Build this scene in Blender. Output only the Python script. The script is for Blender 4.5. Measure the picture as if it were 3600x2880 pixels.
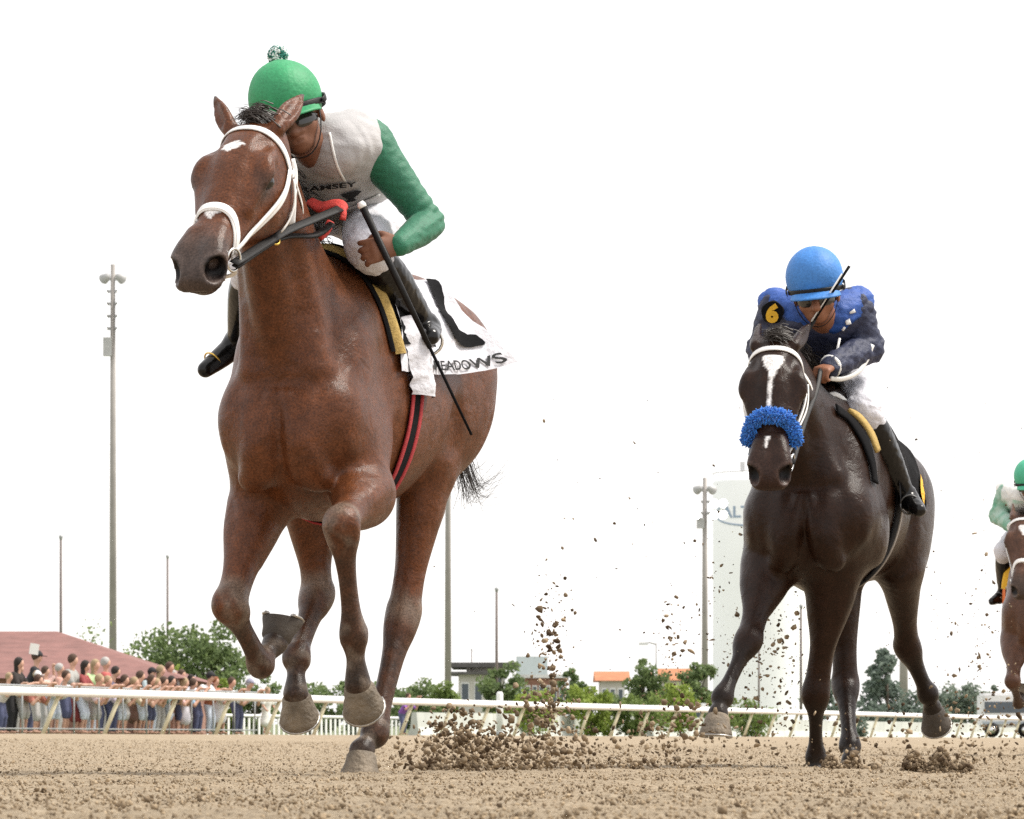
import bpy, bmesh, math, random
import numpy as np
from mathutils import Vector, Matrix

for o in list(bpy.data.objects):
    bpy.data.objects.remove(o)
sc = bpy.context.scene
col = sc.collection

# ------------------------------------------------------------------ camera
# photograph 3600 x 2880: focal length in its pixels, principal column, eye-level row
F, CX, HY, CAMZ = 15662.0, 1800.0, 2605.0, 0.10
cd = bpy.data.cameras.new('camera')
cd.sensor_width = 36.0
cd.lens = F / 3600.0 * 36.0
cd.shift_y = (HY - 1440.0) / 3600.0
cd.clip_start, cd.clip_end = 0.5, 6000.0
cd.dof.use_dof = True
cd.dof.focus_distance = 14.2
cd.dof.aperture_fstop = 26.0
cam = bpy.data.objects.new('camera', cd)
cam.location = (0, 0, CAMZ)
cam.rotation_euler = (math.pi / 2, 0, 0)
col.objects.link(cam)
sc.camera = cam

# ------------------------------------------------------------------ sky and sun (bright hazy overcast evening)
SUN_EL, SUN_AZ = 56.0, 82.0          # azimuth from +Y (view direction), positive to the right
wd = bpy.data.worlds.new('World')
sc.world = wd
wd.use_nodes = True
nt = wd.node_tree
nt.nodes.clear()
wo = nt.nodes.new('ShaderNodeOutputWorld')
bg = nt.nodes.new('ShaderNodeBackground')
sky = nt.nodes.new('ShaderNodeTexSky')
sky.sky_type = 'NISHITA'
sky.sun_disc = False
sky.sun_elevation = math.radians(SUN_EL)
sky.sun_rotation = math.radians(SUN_AZ)
sky.air_density, sky.dust_density, sky.ozone_density = 1.0, 3.0, 1.0
mx = nt.nodes.new('ShaderNodeMix')
mx.data_type = 'RGBA'
mx.inputs[0].default_value = 0.78      # thin even cloud over the whole sky
mx.inputs[7].default_value = (10.3, 10.0, 9.8, 1)
nt.links.new(sky.outputs[0], mx.inputs[6])
nt.links.new(mx.outputs[2], bg.inputs[0])
bg.inputs[1].default_value = 0.098
nt.links.new(bg.outputs[0], wo.inputs[0])

sd = bpy.data.lights.new('sun', 'SUN')
sd.energy = 2.9
sd.angle = math.radians(16)
sd.color = (1.0, 0.95, 0.87)
sun = bpy.data.objects.new('sun', sd)
_el, _az = math.radians(SUN_EL), math.radians(SUN_AZ)
sdir = Vector((math.sin(_az) * math.cos(_el), math.cos(_az) * math.cos(_el), math.sin(_el)))
sun.rotation_euler = sdir.to_track_quat('Z', 'Y').to_euler()
col.objects.link(sun)

sc.view_settings.view_transform = 'Standard'
sc.view_settings.look = 'None'
sc.view_settings.exposure = 0.62
sc.view_settings.gamma = 1.0
sc.view_settings.use_curve_mapping = False
sc.cycles.use_denoising = False
sc.cycles.max_bounces = 6
sc.cycles.transparent_max_bounces = 8

rng = np.random.default_rng(7)
random.seed(7)

# ------------------------------------------------------------------ small helpers
def at(px, py, depth):
    """world point seen at photo pixel (px, py) at a given distance along the view"""
    return np.array([(px - CX) / F * depth, depth, CAMZ + (HY - py) / F * depth])

def setprops(o, label=None, cat=None, group=None, kind=None):
    if label: o['label'] = label
    if cat: o['category'] = cat
    if group: o['group'] = group
    if kind: o['kind'] = kind
    return o

def mesh_data(name, V, Fc, mat=None, smooth=True, cols=None):
    me = bpy.data.meshes.new(name)
    V = np.asarray(V, dtype=np.float32)
    if isinstance(Fc, np.ndarray) and Fc.ndim == 2:
        n, k = Fc.shape
        me.vertices.add(len(V)); me.vertices.foreach_set('co', V.ravel())
        me.loops.add(n * k); me.loops.foreach_set('vertex_index', Fc.astype(np.int32).ravel())
        me.polygons.add(n)
        me.polygons.foreach_set('loop_start', np.arange(0, n * k, k, dtype=np.int32))
        me.update(calc_edges=True)
        me.validate()
    else:
        me.from_pydata([tuple(map(float, v)) for v in V], [], [tuple(map(int, f)) for f in Fc])
        me.update()
    if smooth and len(me.polygons):
        me.polygons.foreach_set('use_smooth', np.ones(len(me.polygons), dtype=bool))
    if cols is not None:
        at_ = me.color_attributes.new('Col', 'FLOAT_COLOR', 'POINT')
        c4 = np.ones((len(V), 4), dtype=np.float32); c4[:, :3] = cols
        at_.data.foreach_set('color', c4.ravel())
    if mat: me.materials.append(mat)
    return me

def mobj(name, V, Fc, mat=None, parent=None, smooth=True, cols=None, **kw):
    o = bpy.data.objects.new(name, mesh_data(name, V, Fc, mat, smooth, cols))
    col.objects.link(o)
    if parent is not None: o.parent = parent
    return setprops(o, **kw)

def empty(name, loc=(0, 0, 0), rz=0.0, **kw):
    o = bpy.data.objects.new(name, None)
    o.empty_display_size = 0.2
    o.location = tuple(map(float, loc)); o.rotation_euler = (0, 0, rz)
    col.objects.link(o)
    return setprops(o, **kw)

class MB:
    """collects faces into one mesh"""
    def __init__(s): s.V, s.F = [], []
    def add(s, V, Fc):
        b = len(s.V)
        s.V += [tuple(map(float, v)) for v in V]
        s.F += [tuple(int(i) + b for i in f) for f in Fc]
        return s
    def box(s, lo, hi):
        x0, y0, z0 = lo; x1, y1, z1 = hi
        V = [(x0,y0,z0),(x1,y0,z0),(x1,y1,z0),(x0,y1,z0),(x0,y0,z1),(x1,y0,z1),(x1,y1,z1),(x0,y1,z1)]
        return s.add(V, [(0,3,2,1),(4,5,6,7),(0,1,5,4),(1,2,6,5),(2,3,7,6),(3,0,4,7)])
    def tube(s, pts, rad, n=8, cap=True, flat=1.0, up=(0, 0, 1)):
        pts = [np.array(p, float) for p in pts]
        if np.isscalar(rad): rad = [rad] * len(pts)
        V, Fc = [], []
        prev = None
        for i, p in enumerate(pts):
            t = pts[min(i + 1, len(pts) - 1)] - pts[max(i - 1, 0)]
            t /= np.linalg.norm(t) + 1e-9
            if prev is None:
                a = np.cross(t, np.array(up, float))
                if np.linalg.norm(a) < 1e-3: a = np.cross(t, np.array([1., 0, 0]))
            else:
                a = prev - t * prev.dot(t)
            a /= np.linalg.norm(a); prev = a
            b = np.cross(t, a)
            for k in range(n):
                w = 2 * math.pi * k / n
                V.append(p + rad[i] * (math.cos(w) * a + flat * math.sin(w) * b))
        for i in range(len(pts) - 1):
            for k in range(n):
                k2 = (k + 1) % n
                Fc.append((i*n+k, i*n+k2, (i+1)*n+k2, (i+1)*n+k))
        if cap:
            Fc.append(tuple(range(n - 1, -1, -1)))
            Fc.append(tuple((len(pts) - 1) * n + k for k in range(n)))
        return s.add(V, Fc)
    def ribbon(s, pts, nrm, width, thick):
        """strap: pts on the surface, nrm outward normals"""
        pts = np.array(pts, float); nrm = np.array(nrm, float)
        m = len(pts)
        if np.isscalar(width): width = [width] * m
        V, Fc = [], []
        for i in range(m):
            t = pts[min(i + 1, m - 1)] - pts[max(i - 1, 0)]
            t /= np.linalg.norm(t) + 1e-9
            n_ = nrm[i] - t * nrm[i].dot(t); n_ /= np.linalg.norm(n_) + 1e-9
            b = np.cross(t, n_); w = width[i] / 2
            V += [pts[i] - b*w, pts[i] + b*w, pts[i] + b*w*0.96 + n_*thick*.7, pts[i] + b*w*.55 + n_*thick,
                  pts[i] - b*w*.55 + n_*thick, pts[i] - b*w*0.96 + n_*thick*.7]
        for i in range(m - 1):
            for k in range(6):
                k2 = (k + 1) % 6
                Fc.append((i*6+k, i*6+k2, (i+1)*6+k2, (i+1)*6+k))
        Fc.append((5,4,3,2,1,0)); Fc.append(tuple((m-1)*6+k for k in range(6)))
        return s.add(V, Fc)
    def obj(s, name, mat, parent=None, smooth=True, **kw):
        return mobj(name, s.V, s.F, mat, parent, smooth, **kw)

def crom(P, n):
    """Catmull-Rom through the rows of P, n samples per span"""
    P = np.array(P, float)
    if len(P) < 3:
        t = np.linspace(0, 1, n + 1)[:, None]
        return P[0] * (1 - t) + P[-1] * t
    Q = np.vstack([2 * P[0] - P[1], P, 2 * P[-1] - P[-2]])
    out = []
    for i in range(1, len(Q) - 2):
        p0, p1, p2, p3 = Q[i-1], Q[i], Q[i+1], Q[i+2]
        for k in range(n):
            t = k / n
            out.append(.5 * ((2*p1) + (-p0+p2)*t + (2*p0-5*p1+4*p2-p3)*t*t + (-p0+3*p1-3*p2+p3)*t**3))
    out.append(P[-1])
    return np.array(out)

def unit(v):
    v = np.array(v, float)
    return v / (np.linalg.norm(v) + 1e-12)

# ------------------------------------------------------------------ procedural materials
def new_mat(name):
    m = bpy.data.materials.new(name); m.use_nodes = True
    return m, m.node_tree, m.node_tree.nodes['Principled BSDF']

def mat(name, c, rough=.6, var=.15, scale=8., bump=0., bscale=None, metal=0., spec=.5, vcol=False,
        var2=0., scale2=1.5, sheen=0., coord='Object', detail=4., emit=0., coat=0., trans=0., hue=None):
    """principled surface whose colour wanders with one or two noises; vcol: colour comes from the mesh"""
    m, t, p = new_mat(name)
    N = t.nodes.new; L = t.links.new
    tc = N('ShaderNodeTexCoord')
    if vcol:
        a = N('ShaderNodeAttribute'); a.attribute_name = 'Col'; base = a.outputs['Color']
    else:
        r = N('ShaderNodeRGB'); r.outputs[0].default_value = (*c, 1); base = r.outputs[0]
    for (v, s) in ((var, scale), (var2, scale2)):
        if v <= 0: continue
        nz = N('ShaderNodeTexNoise'); nz.inputs['Scale'].default_value = s; nz.inputs['Detail'].default_value = detail
        L(tc.outputs[coord], nz.inputs['Vector'])
        mr = N('ShaderNodeMapRange'); mr.inputs[1].default_value = .25; mr.inputs[2].default_value = .75
        mr.inputs[3].default_value = 1 - v; mr.inputs[4].default_value = 1 + v
        L(nz.outputs[0], mr.inputs[0])
        if hue is not None:
            cr = N('ShaderNodeMix'); cr.data_type = 'RGBA'
            cr.inputs[7].default_value = (*hue, 1)
            fr = N('ShaderNodeMapRange'); fr.inputs[1].default_value = .4; fr.inputs[2].default_value = .65
            fr.inputs[4].default_value = .8
            L(nz.outputs[0], fr.inputs[0]); L(fr.outputs[0], cr.inputs[0]); L(base, cr.inputs[6])
            base = cr.outputs[2]
        ml = N('ShaderNodeVectorMath'); ml.operation = 'SCALE'
        L(base, ml.inputs[0]); L(mr.outputs[0], ml.inputs['Scale'])
        base = ml.outputs[0]
    L(base, p.inputs['Base Color'])
    p.inputs['Roughness'].default_value = rough
    p.inputs['Metallic'].default_value = metal
    p.inputs['Specular IOR Level'].default_value = spec
    if sheen: p.inputs['Sheen Weight'].default_value = sheen
    if coat: p.inputs['Coat Weight'].default_value = coat; p.inputs['Coat Roughness'].default_value = .2
    if trans: p.inputs['Transmission Weight'].default_value = trans
    if emit:
        p.inputs['Emission Strength'].default_value = emit
        p.inputs['Emission Color'].default_value = (*c, 1)
    if bump:
        nb = N('ShaderNodeTexNoise'); nb.inputs['Scale'].default_value = bscale or scale * 3
        nb.inputs['Detail'].default_value = 5
        L(tc.outputs[coord], nb.inputs['Vector'])
        bp = N('ShaderNodeBump'); bp.inputs['Strength'].default_value = bump; bp.inputs['Distance'].default_value = .02
        L(nb.outputs[0], bp.inputs['Height']); L(bp.outputs[0], p.inputs['Normal'])
    return m

# ------------------------------------------------------------------ implicit modelling: smooth unions on a grid -> one skin
class Field:
    def __init__(s, lo, hi, h):
        s.lo = np.array(lo, float); s.h = h
        n = np.ceil((np.array(hi) - s.lo) / h).astype(int) + 1
        s.n = n
        s.d = np.full(n, .5, dtype=np.float32)
        s.ax = [(s.lo[i] + h * np.arange(n[i])).astype(np.float32) for i in range(3)]
    def blk(s, lo, hi):
        i0 = np.clip(np.floor((np.array(lo) - s.lo) / s.h).astype(int), 0, s.n)
        i1 = np.clip(np.ceil((np.array(hi) - s.lo) / s.h).astype(int) + 1, 0, s.n)
        sl = tuple(slice(a, b) for a, b in zip(i0, i1))
        return sl, s.ax[0][sl[0]][:, None, None], s.ax[1][sl[1]][None, :, None], s.ax[2][sl[2]][None, None, :]
    def merge(s, sl, dn, k, sub=False):
        if dn.size == 0: return
        cur = s.d[sl]
        if sub: dn = -dn; a, b = -cur, -dn
        else: a, b = cur, dn
        if k > 1e-6:
            hh = np.clip(.5 + .5 * (b - a) / k, 0, 1)
            r = b + (a - b) * hh - k * hh * (1 - hh)
        else:
            r = np.minimum(a, b)
        s.d[sl] = -r if sub else r
    @staticmethod
    def _seg(X, Y, Z, p0, p1, side):
        ax = p1[:3] - p0[:3]; L2 = float(ax.dot(ax)) + 1e-9
        qx, qy, qz = X - p0[0], Y - p0[1], Z - p0[2]
        t = np.clip((qx * ax[0] + qy * ax[1] + qz * ax[2]) / L2, 0, 1)
        qx = qx - t * ax[0]; qy = qy - t * ax[1]; qz = qz - t * ax[2]
        ra = p0[3] + t * (p1[3] - p0[3])
        if side is None:
            return np.sqrt(qx*qx + qy*qy + qz*qz) - ra
        rb = p0[4] + t * (p1[4] - p0[4])
        an = ax / math.sqrt(L2)
        sd = side - an * side.dot(an); sd /= np.linalg.norm(sd) + 1e-9
        bn = np.cross(an, sd)
        qs = qx*sd[0] + qy*sd[1] + qz*sd[2]
        qb = qx*bn[0] + qy*bn[1] + qz*bn[2]
        qt = qx*an[0] + qy*an[1] + qz*an[2]
        m = np.minimum(ra, rb)
        k0 = np.sqrt((qs/ra)**2 + (qb/rb)**2 + (qt/m)**2)
        k1 = np.sqrt((qs/ra**2)**2 + (qb/rb**2)**2 + (qt/m**2)**2) + 1e-6
        return k0 * (k0 - 1) / k1
    def chain(s, nodes, k=.02, side=None, sub=False, n=4):
        """nodes (x,y,z,ra[,rb]): tapered limb through the nodes; ra along `side`, rb across it"""
        nodes = [np.array(q, float) for q in nodes]
        if side is not None:
            side = unit(side)
            nodes = [q if len(q) > 4 else np.append(q, q[3]) for q in nodes]
        P = crom(nodes, n)
        P[:, 3:] = np.maximum(P[:, 3:], .002)
        R = P[:, 3:].max() + k + 3 * s.h
        sl, X, Y, Z = s.blk(P[:, :3].min(0) - R, P[:, :3].max(0) + R)
        shp = (X.shape[0], Y.shape[1], Z.shape[2])
        if 0 in shp: return
        D = np.full(shp, .5, dtype=np.float32)
        off = np.array([q.start for q in sl])
        for i in range(len(P) - 1):
            r = max(P[i, 3:].max(), P[i+1, 3:].max()) + k + 3 * s.h
            s2, x, y, z = s.blk(np.minimum(P[i, :3], P[i+1, :3]) - r, np.maximum(P[i, :3], P[i+1, :3]) + r)
            if 0 in (x.size, y.size, z.size): continue
            loc = tuple(slice(a.start - o, a.stop - o) for a, o in zip(s2, off))
            d = s._seg(x, y, z, P[i], P[i+1], side)
            D[loc] = np.minimum(D[loc], d)
        s.merge(sl, D, k, sub)
    def ell(s, c, r, k=.03, axes=None, sub=False):
        c = np.array(c, float); r = np.array(r, float) if not np.isscalar(r) else np.array([r]*3)
        R = r.max() + k + 3 * s.h
        sl, X, Y, Z = s.blk(c - R, c + R)
        if 0 in (X.size, Y.size, Z.size): return
        A = np.eye(3) if axes is None else np.array([unit(a) for a in axes])
        q = [(X-c[0])*A[i][0] + (Y-c[1])*A[i][1] + (Z-c[2])*A[i][2] for i in range(3)]
        k0 = np.sqrt(sum((q[i]/r[i])**2 for i in range(3)))
        k1 = np.sqrt(sum((q[i]/r[i]**2)**2 for i in range(3))) + 1e-6
        s.merge(sl, (k0*(k0-1)/k1).astype(np.float32), k, sub)
    def loft(s, o, A, rows, k=.0, n=2.3, pad=.06):
        """rows (a, top, bottom, halfwidth): body of oval sections along A[0]; A[1] across, A[2] up"""
        o = np.array(o, float); A = [unit(a) for a in A]
        T = crom(np.array(rows, float), 8)
        T[:, 0] = np.maximum.accumulate(T[:, 0])
        pts = []
        for r in rows:
            for (b, c) in ((r[3], r[1]), (-r[3], r[1]), (r[3], r[2]), (-r[3], r[2])):
                pts.append(o + A[0]*r[0] + A[1]*b + A[2]*c)
        pts = np.array(pts)
        sl, X, Y, Z = s.blk(pts.min(0) - pad - k, pts.max(0) + pad + k)
        q = [((X-o[0])*v[0] + (Y-o[1])*v[1] + (Z-o[2])*v[2]).astype(np.float32) for v in A]
        ac = np.clip(q[0], T[0, 0], T[-1, 0])
        top = np.interp(ac, T[:, 0], T[:, 1]).astype(np.float32)
        bot = np.interp(ac, T[:, 0], T[:, 2]).astype(np.float32)
        w = np.interp(ac, T[:, 0], T[:, 3]).astype(np.float32)
        hh = (top - bot) / 2; cc = (top + bot) / 2
        e = ((np.abs(q[1]) / w)**n + (np.abs(q[2] - cc) / hh)**n)**(1/n)
        d = (e - 1) * np.minimum(w, hh)
        ex = np.abs(q[0] - ac)
        d = np.where(ex > 0, np.sqrt(np.maximum(d, 0)**2 + ex**2), d)
        s.merge(sl, d.astype(np.float32), k)
    def sample(s, P):
        g = (np.asarray(P, float) - s.lo) / s.h
        g = np.clip(g, 0, s.n - 1.001); i = g.astype(int); f = g - i
        r = 0
        for dx in (0, 1):
            for dy in (0, 1):
                for dz in (0, 1):
                    w = (f[:, 0] if dx else 1-f[:, 0]) * (f[:, 1] if dy else 1-f[:, 1]) * (f[:, 2] if dz else 1-f[:, 2])
                    r = r + w * s.d[i[:, 0]+dx, i[:, 1]+dy, i[:, 2]+dz]
        return r
    def grad(s, P):
        e = s.h
        return np.stack([s.sample(P + e*np.eye(3)[i]) - s.sample(P - e*np.eye(3)[i]) for i in range(3)], 1)
    def cast(s, O, D, tmax=.6):
        """first hit of rays O + t D with the skin; returns points and outward normals"""
        O = np.atleast_2d(np.asarray(O, float)); D = np.atleast_2d(np.asarray(D, float))
        D = D / np.linalg.norm(D, axis=1, keepdims=True)
        O = np.broadcast_to(O, (max(len(O), len(D)), 3)); D = np.broadcast_to(D, O.shape)
        ts = np.arange(0, tmax, s.h * .5)
        hit = np.full(len(O), tmax); done = np.zeros(len(O), bool)
        prev = s.sample(O)
        for t in ts[1:]:
            cur = s.sample(O + D * t)
            m = (~done) & (cur < 0)
            fr = prev[m] / (prev[m] - cur[m] + 1e-9)
            hit[m] = t - s.h*.5 + np.clip(fr, 0, 1) * s.h * .5
            done |= m; prev = cur
        Pq = O + D * hit[:, None]
        g = s.grad(Pq); g /= np.linalg.norm(g, axis=1, keepdims=True) + 1e-9
        return Pq, g
    def skin(s, smooth=2):
        d = s.d; S = d < 0
        nz = np.argwhere(S.any((1, 2)))[[0, -1], 0], np.argwhere(S.any((0, 2)))[[0, -1], 0], np.argwhere(S.any((0, 1)))[[0, -1], 0]
        sl = tuple(slice(max(a[0]-2, 0), min(a[1]+3, m)) for a, m in zip(nz, s.n))
        lo = s.lo + s.h * np.array([q.start for q in sl])
        d = np.ascontiguousarray(d[sl]); S = S[sl]
        S = S.copy()
        for a in range(3):
            idx = [slice(None)]*3; idx[a] = 0; S[tuple(idx)] = False; idx[a] = -1; S[tuple(idx)] = False
        d = np.where(S, np.minimum(d, -1e-5), np.maximum(d, 1e-5))
        c = np.zeros(tuple(np.array(S.shape) - 1), np.int8)
        for dx in (0, 1):
            for dy in (0, 1):
                for dz in (0, 1):
                    c += S[dx:S.shape[0]-1+dx, dy:S.shape[1]-1+dy, dz:S.shape[2]-1+dz]
        act = (c > 0) & (c < 8)
        ii = np.argwhere(act)
        idx = np.full(act.shape, -1, np.int32); idx[act] = np.arange(len(ii))
        pos = np.zeros((len(ii), 3)); cnt = np.zeros(len(ii))
        cor = [(x, y, z) for x in (0, 1) for y in (0, 1) for z in (0, 1)]
        for a in cor:
            for ax in range(3):
                if a[ax]: continue
                b = list(a); b[ax] = 1
                v1 = d[ii[:, 0]+a[0], ii[:, 1]+a[1], ii[:, 2]+a[2]]; v2 = d[ii[:, 0]+b[0], ii[:, 1]+b[1], ii[:, 2]+b[2]]
                m = (v1 < 0) != (v2 < 0)
                t = v1[m] / (v1[m] - v2[m])
                p = np.tile(np.array(a, float), (m.sum(), 1)); p[:, ax] += t
                pos[m] += p; cnt[m] += 1
        V = lo + s.h * (ii + pos / cnt[:, None])
        Q = []
        for ax in range(3):
            u, v = (ax + 1) % 3, (ax + 2) % 3
            s1 = [slice(None)]*3; s2 = [slice(None)]*3
            s1[ax] = slice(0, -1); s2[ax] = slice(1, None)
            e = S[tuple(s1)] != S[tuple(s2)]
            k = np.argwhere(e)
            k = k[(k[:, u] > 0) & (k[:, v] > 0) & (k[:, u] < act.shape[u]) & (k[:, v] < act.shape[v])]
            ins = S[k[:, 0], k[:, 1], k[:, 2]]
            def cell(du, dv):
                q = k.copy(); q[:, u] -= du; q[:, v] -= dv
                return idx[q[:, 0], q[:, 1], q[:, 2]]
            q4 = np.stack([cell(1, 1), cell(0, 1), cell(0, 0), cell(1, 0)], 1)
            q4[~ins] = q4[~ins][:, ::-1]
            Q.append(q4)
        Q = np.vstack(Q)
        Q = Q[(Q >= 0).all(1)]
        E = np.vstack([Q[:, [0, 1]], Q[:, [1, 2]], Q[:, [2, 3]], Q[:, [3, 0]]])
        for it in range(smooth):
            acc = np.zeros_like(V); n = np.zeros(len(V))
            for j in range(3): acc[:, j] = np.bincount(E[:, 0], V[E[:, 1], j], len(V)) + np.bincount(E[:, 1], V[E[:, 0], j], len(V))
            n = np.bincount(E[:, 0], minlength=len(V)) + np.bincount(E[:, 1], minlength=len(V))
            V = V * .5 + .5 * acc / np.maximum(n, 1)[:, None]
        return V, Q

class Frame:
    """upright local frame: x forward, y to the animal's left, z up; can turn photo pixels into local points"""
    def __init__(s, px, depth, theta, z0=0.):
        th = math.radians(theta)
        s.o = np.array([(px - CX) / F * depth, depth, z0])
        s.f = np.array([-math.sin(th), -math.cos(th), 0.]); s.l = np.array([math.cos(th), -math.sin(th), 0.])
        s.rz = math.atan2(s.f[1], s.f[0])
    def ray(s, px, py):
        return np.array([(px - CX) / F, 1., (HY - py) / F])
    def loc(s, P):
        q = np.asarray(P, float) - s.o
        return np.stack([q @ s.f, q @ s.l, q[..., 2]], -1)
    def vec(s, v):
        v = np.asarray(v, float)
        return np.array([v @ s.f, v @ s.l, v[2]])
    def X(s, px, py, x):
        """local point at forward coordinate x on the sight line of a pixel"""
        r = s.ray(px, py); c = np.array([0, 0, CAMZ])
        t = (x - (c - s.o) @ s.f) / (r @ s.f)
        return s.loc(c + r * t)
    def Y(s, px, py, y):
        r = s.ray(px, py); c = np.array([0, 0, CAMZ])
        t = (y - (c - s.o) @ s.l) / (r @ s.l)
        return s.loc(c + r * t)
    def world(s, P):
        P = np.asarray(P, float)
        return s.o + P[..., :1] * s.f + P[..., 1:2] * s.l + P[..., 2:] * np.array([0, 0, 1.])
# ------------------------------------------------------------------ horses
def sstep(a, b, x):
    t = np.clip((x - a) / (b - a), 0, 1)
    return t * t * (3 - 2 * t)

def lerp(a, b, t): return np.asarray(a) * (1 - t) + np.asarray(b) * t

def leg_nodes(J, table):
    out = []
    for (i, t, ra, rb) in table:
        p = J[i] if t == 0 else lerp(J[i], J[i + 1], t)
        out.append(np.array([*p, ra, rb]))
    return out

FORE = [(0, 0, .092, .11), (0, .25, .084, .095), (0, .6, .056, .064), (0, .85, .051, .05), (1, 0, .060, .056), (1, .12, .054, .050),
        (1, .28, .036, .041), (1, .5, .028, .035), (1, .78, .030, .037), (2, 0, .045, .048), (2, .18, .038, .042), (2, .5, .029, .033), (3, 0, .042, .044)]
HIND = [(0, 0, .095, .14), (0, .3, .078, .105), (0, .68, .054, .066), (0, .9, .053, .06), (1, 0, .061, .064), (1, .14, .056, .060),
        (1, .32, .041, .047), (1, .55, .034, .041), (1, .8, .034, .042), (2, 0, .048, .050), (2, .18, .038, .042), (2, .5, .030, .034), (3, 0, .043, .045)]

def head_rows(s):
    R = [(-.06, -.03, -.13, .060), (0.0, 0.004, -.185, .090), (.07, .028, -.235, .106), (.14, .036, -.262, .111), (.21, .033, -.262, .109), (.28, .020, -.235, .094),
         (.35, .006, -.185, .078), (.42, -.004, -.150, .066), (.49, -.010, -.132, .061), (.55, -.016, -.122, .063), (.60, -.034, -.112, .058), (.635, -.062, -.095, .034)]
    return [tuple(v * s for v in r) for r in R]

class Horse:
    pass

def build_horse_field(fr, sp, h):
    H = Horse(); H.fr = fr; H.sp = sp; H.lw = sp.get('lower', 0.)
    f = Field((-2.05, -.62, -.06), (.95, .62, 2.28), h); H.f = f
    dz = sp.get('rump', 0.); lw = sp.get('lower', 0.); LZ = lambda p: np.array(p, float) - np.array([0, 0, lw])
    # trunk
    rows = [(-1.62, 1.42+dz, 1.18+dz, .11), (-1.52, 1.55+dz, 1.05+dz, .20), (-1.36, 1.62+dz, .98+dz, .265), (-1.18, 1.635+dz, .96+dz*.8, .285), (-1.0, 1.60+dz*.7, .92+dz*.5, .295),
            (-.80, 1.575+dz*.3, .87, .290), (-.62, 1.60, .83, .270), (-.45, 1.645, .81, .245), (-.28, 1.56, .81, .212), (-.12, 1.42, .84, .178), (0.0, 1.31, .90, .145), (.06, 1.22, .98, .10)]
    cw, drop, up = sp.get('cw', 1.), sp.get('drop', 0.), sp.get('arm', 1.)
    rows = [(x, t, b - drop * float(sstep(-.95, -.4, x)), w * (1 + (cw - 1) * float(sstep(-.9, -.3, x)))) for (x, t, b, w) in rows]
    f.loft((0, 0, -lw), ((1, 0, 0), (0, 1, 0), (0, 0, 1)), rows, 0, 2.15)
    fc = lambda nodes, *a, **k: f.chain([(q_[0], q_[1], q_[2] - lw, *q_[3:]) for q_ in nodes], *a, **k)
    fe = lambda c_, *a, **k: f.ell((c_[0], c_[1], c_[2] - lw), *a, **k)
    # crest of the withers
    fc([(-.85, 0, 1.53, .05), (-.55, 0, 1.60, .045), (-.35, 0, 1.58, .06)], .12)
    for s in (1, -1):
        # shoulder blade, point of shoulder, breast, upper arm, hip, buttock
        q = s * cw
        fc([(-.42, q*.09, 1.52, .06, .10), (-.24, q*.145, 1.34-drop*.5, .07, .12), (-.06, q*.138, 1.12-drop*.5, .08, .12)], .07, side=(0, 1, 0))
        fe((-.03, q*.132, 1.10-drop*.6), (.10, .085, .15), .06)
        fe((.03, q*.072, 1.06-drop*.6), (.085, .078, .17), .03)
        fe((-.25, q*.175, 1.07-drop*.6), (.16, .085, .17), .06)
        fc([(-1.12, s*.18, 1.46+dz, .07), (-1.32, s*.19, 1.36+dz, .12), (-1.48, s*.16, 1.28+dz, .12)], .10)
        fe((-1.28, s*.22, 1.24+dz), (.24, .105, .24), .08)
        # muscle edges
        fc([(.075, s*.022, 1.17, .030), (.070, s*.062, 1.03, .050), (.01, s*.105, .93, .052)], .018)
        fc([(-.38, q*.105, 1.50, .020), (-.22, q*.185, 1.32, .024), (-.08, q*.192, 1.14, .030)], .022)
        fe((-.25, q*.205, 1.05), (.115, .052, .135), .018)
        fe((-.43, q*.262, .98), (.045, .035, .14), .05, sub=True)
        fe((-.02, q*.190, 1.085), (.05, .030, .085), .018)
        fc([(-1.44, s*.285, 1.38+dz, .012), (-1.36, s*.305, 1.18+dz, .016), (-1.28, s*.29, 1.02+dz, .012)], .03, sub=True)
        fe((-1.00, s*.300, 1.06), (.05, .035, .15), .06, sub=True)
    fc([(.122, 0, 1.18, .012), (.125, 0, 1.05, .016), (.10, 0, .93, .014)], .025, sub=True)
    # neck
    P = H.poll = fr.loc(at(*sp['star'][:2], sp['star'][2]))
    yaw, pit, rol = [math.radians(v) for v in sp['head']]
    hw = np.array([-math.sin(yaw)*math.cos(pit), -math.cos(yaw)*math.cos(pit), -math.sin(pit)])
    bw = np.array([math.cos(yaw), -math.sin(yaw), 0.])
    nw = np.array([-math.sin(yaw)*math.sin(pit), -math.cos(yaw)*math.sin(pit), math.cos(pit)])
    hw, bw = hw*math.cos(rol) - bw*math.sin(rol), bw*math.cos(rol) + hw*math.sin(rol)
    a, b, c = fr.vec(hw), fr.vec(bw), fr.vec(nw)
    hs = H.hs = sp.get('hs', 1.05)
    P = H.poll = P - a * .14 * hs - c * .034 * hs
    H.A = (a, b, c)
    hp = H.hp = lambda u, v, w: P + hs * (a * u + b * v + c * w)
    n0 = hp(.03, 0, -.10); n3 = np.array([-.20, 0, 1.36 - lw]); ny = sp.get('necky', 0.); n1 = lerp(n0, n3, .32) + np.array([-.02, ny, .045]); n2 = lerp(n0, n3, .66) + np.array([-.02, ny, .03])
    ws = sp.get('neckw', 1.)
    f.chain([(*n0, .082, .125), (*n1, .095*ws, .165), (*n2, .118*ws, .215), (*n3, .17*ws, .27)], .09, side=(0, 1, 0), n=12)
    # windpipe and the two neck muscles in front
    f.chain([(*(hp(.10, 0, -.22)), .045), (*(n1 + np.array([.10, 0, -.07])), .048), (*(n2 + np.array([.15, 0, -.10])), .055), (.03, 0, 1.28 - lw, .05)], .05)
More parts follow.
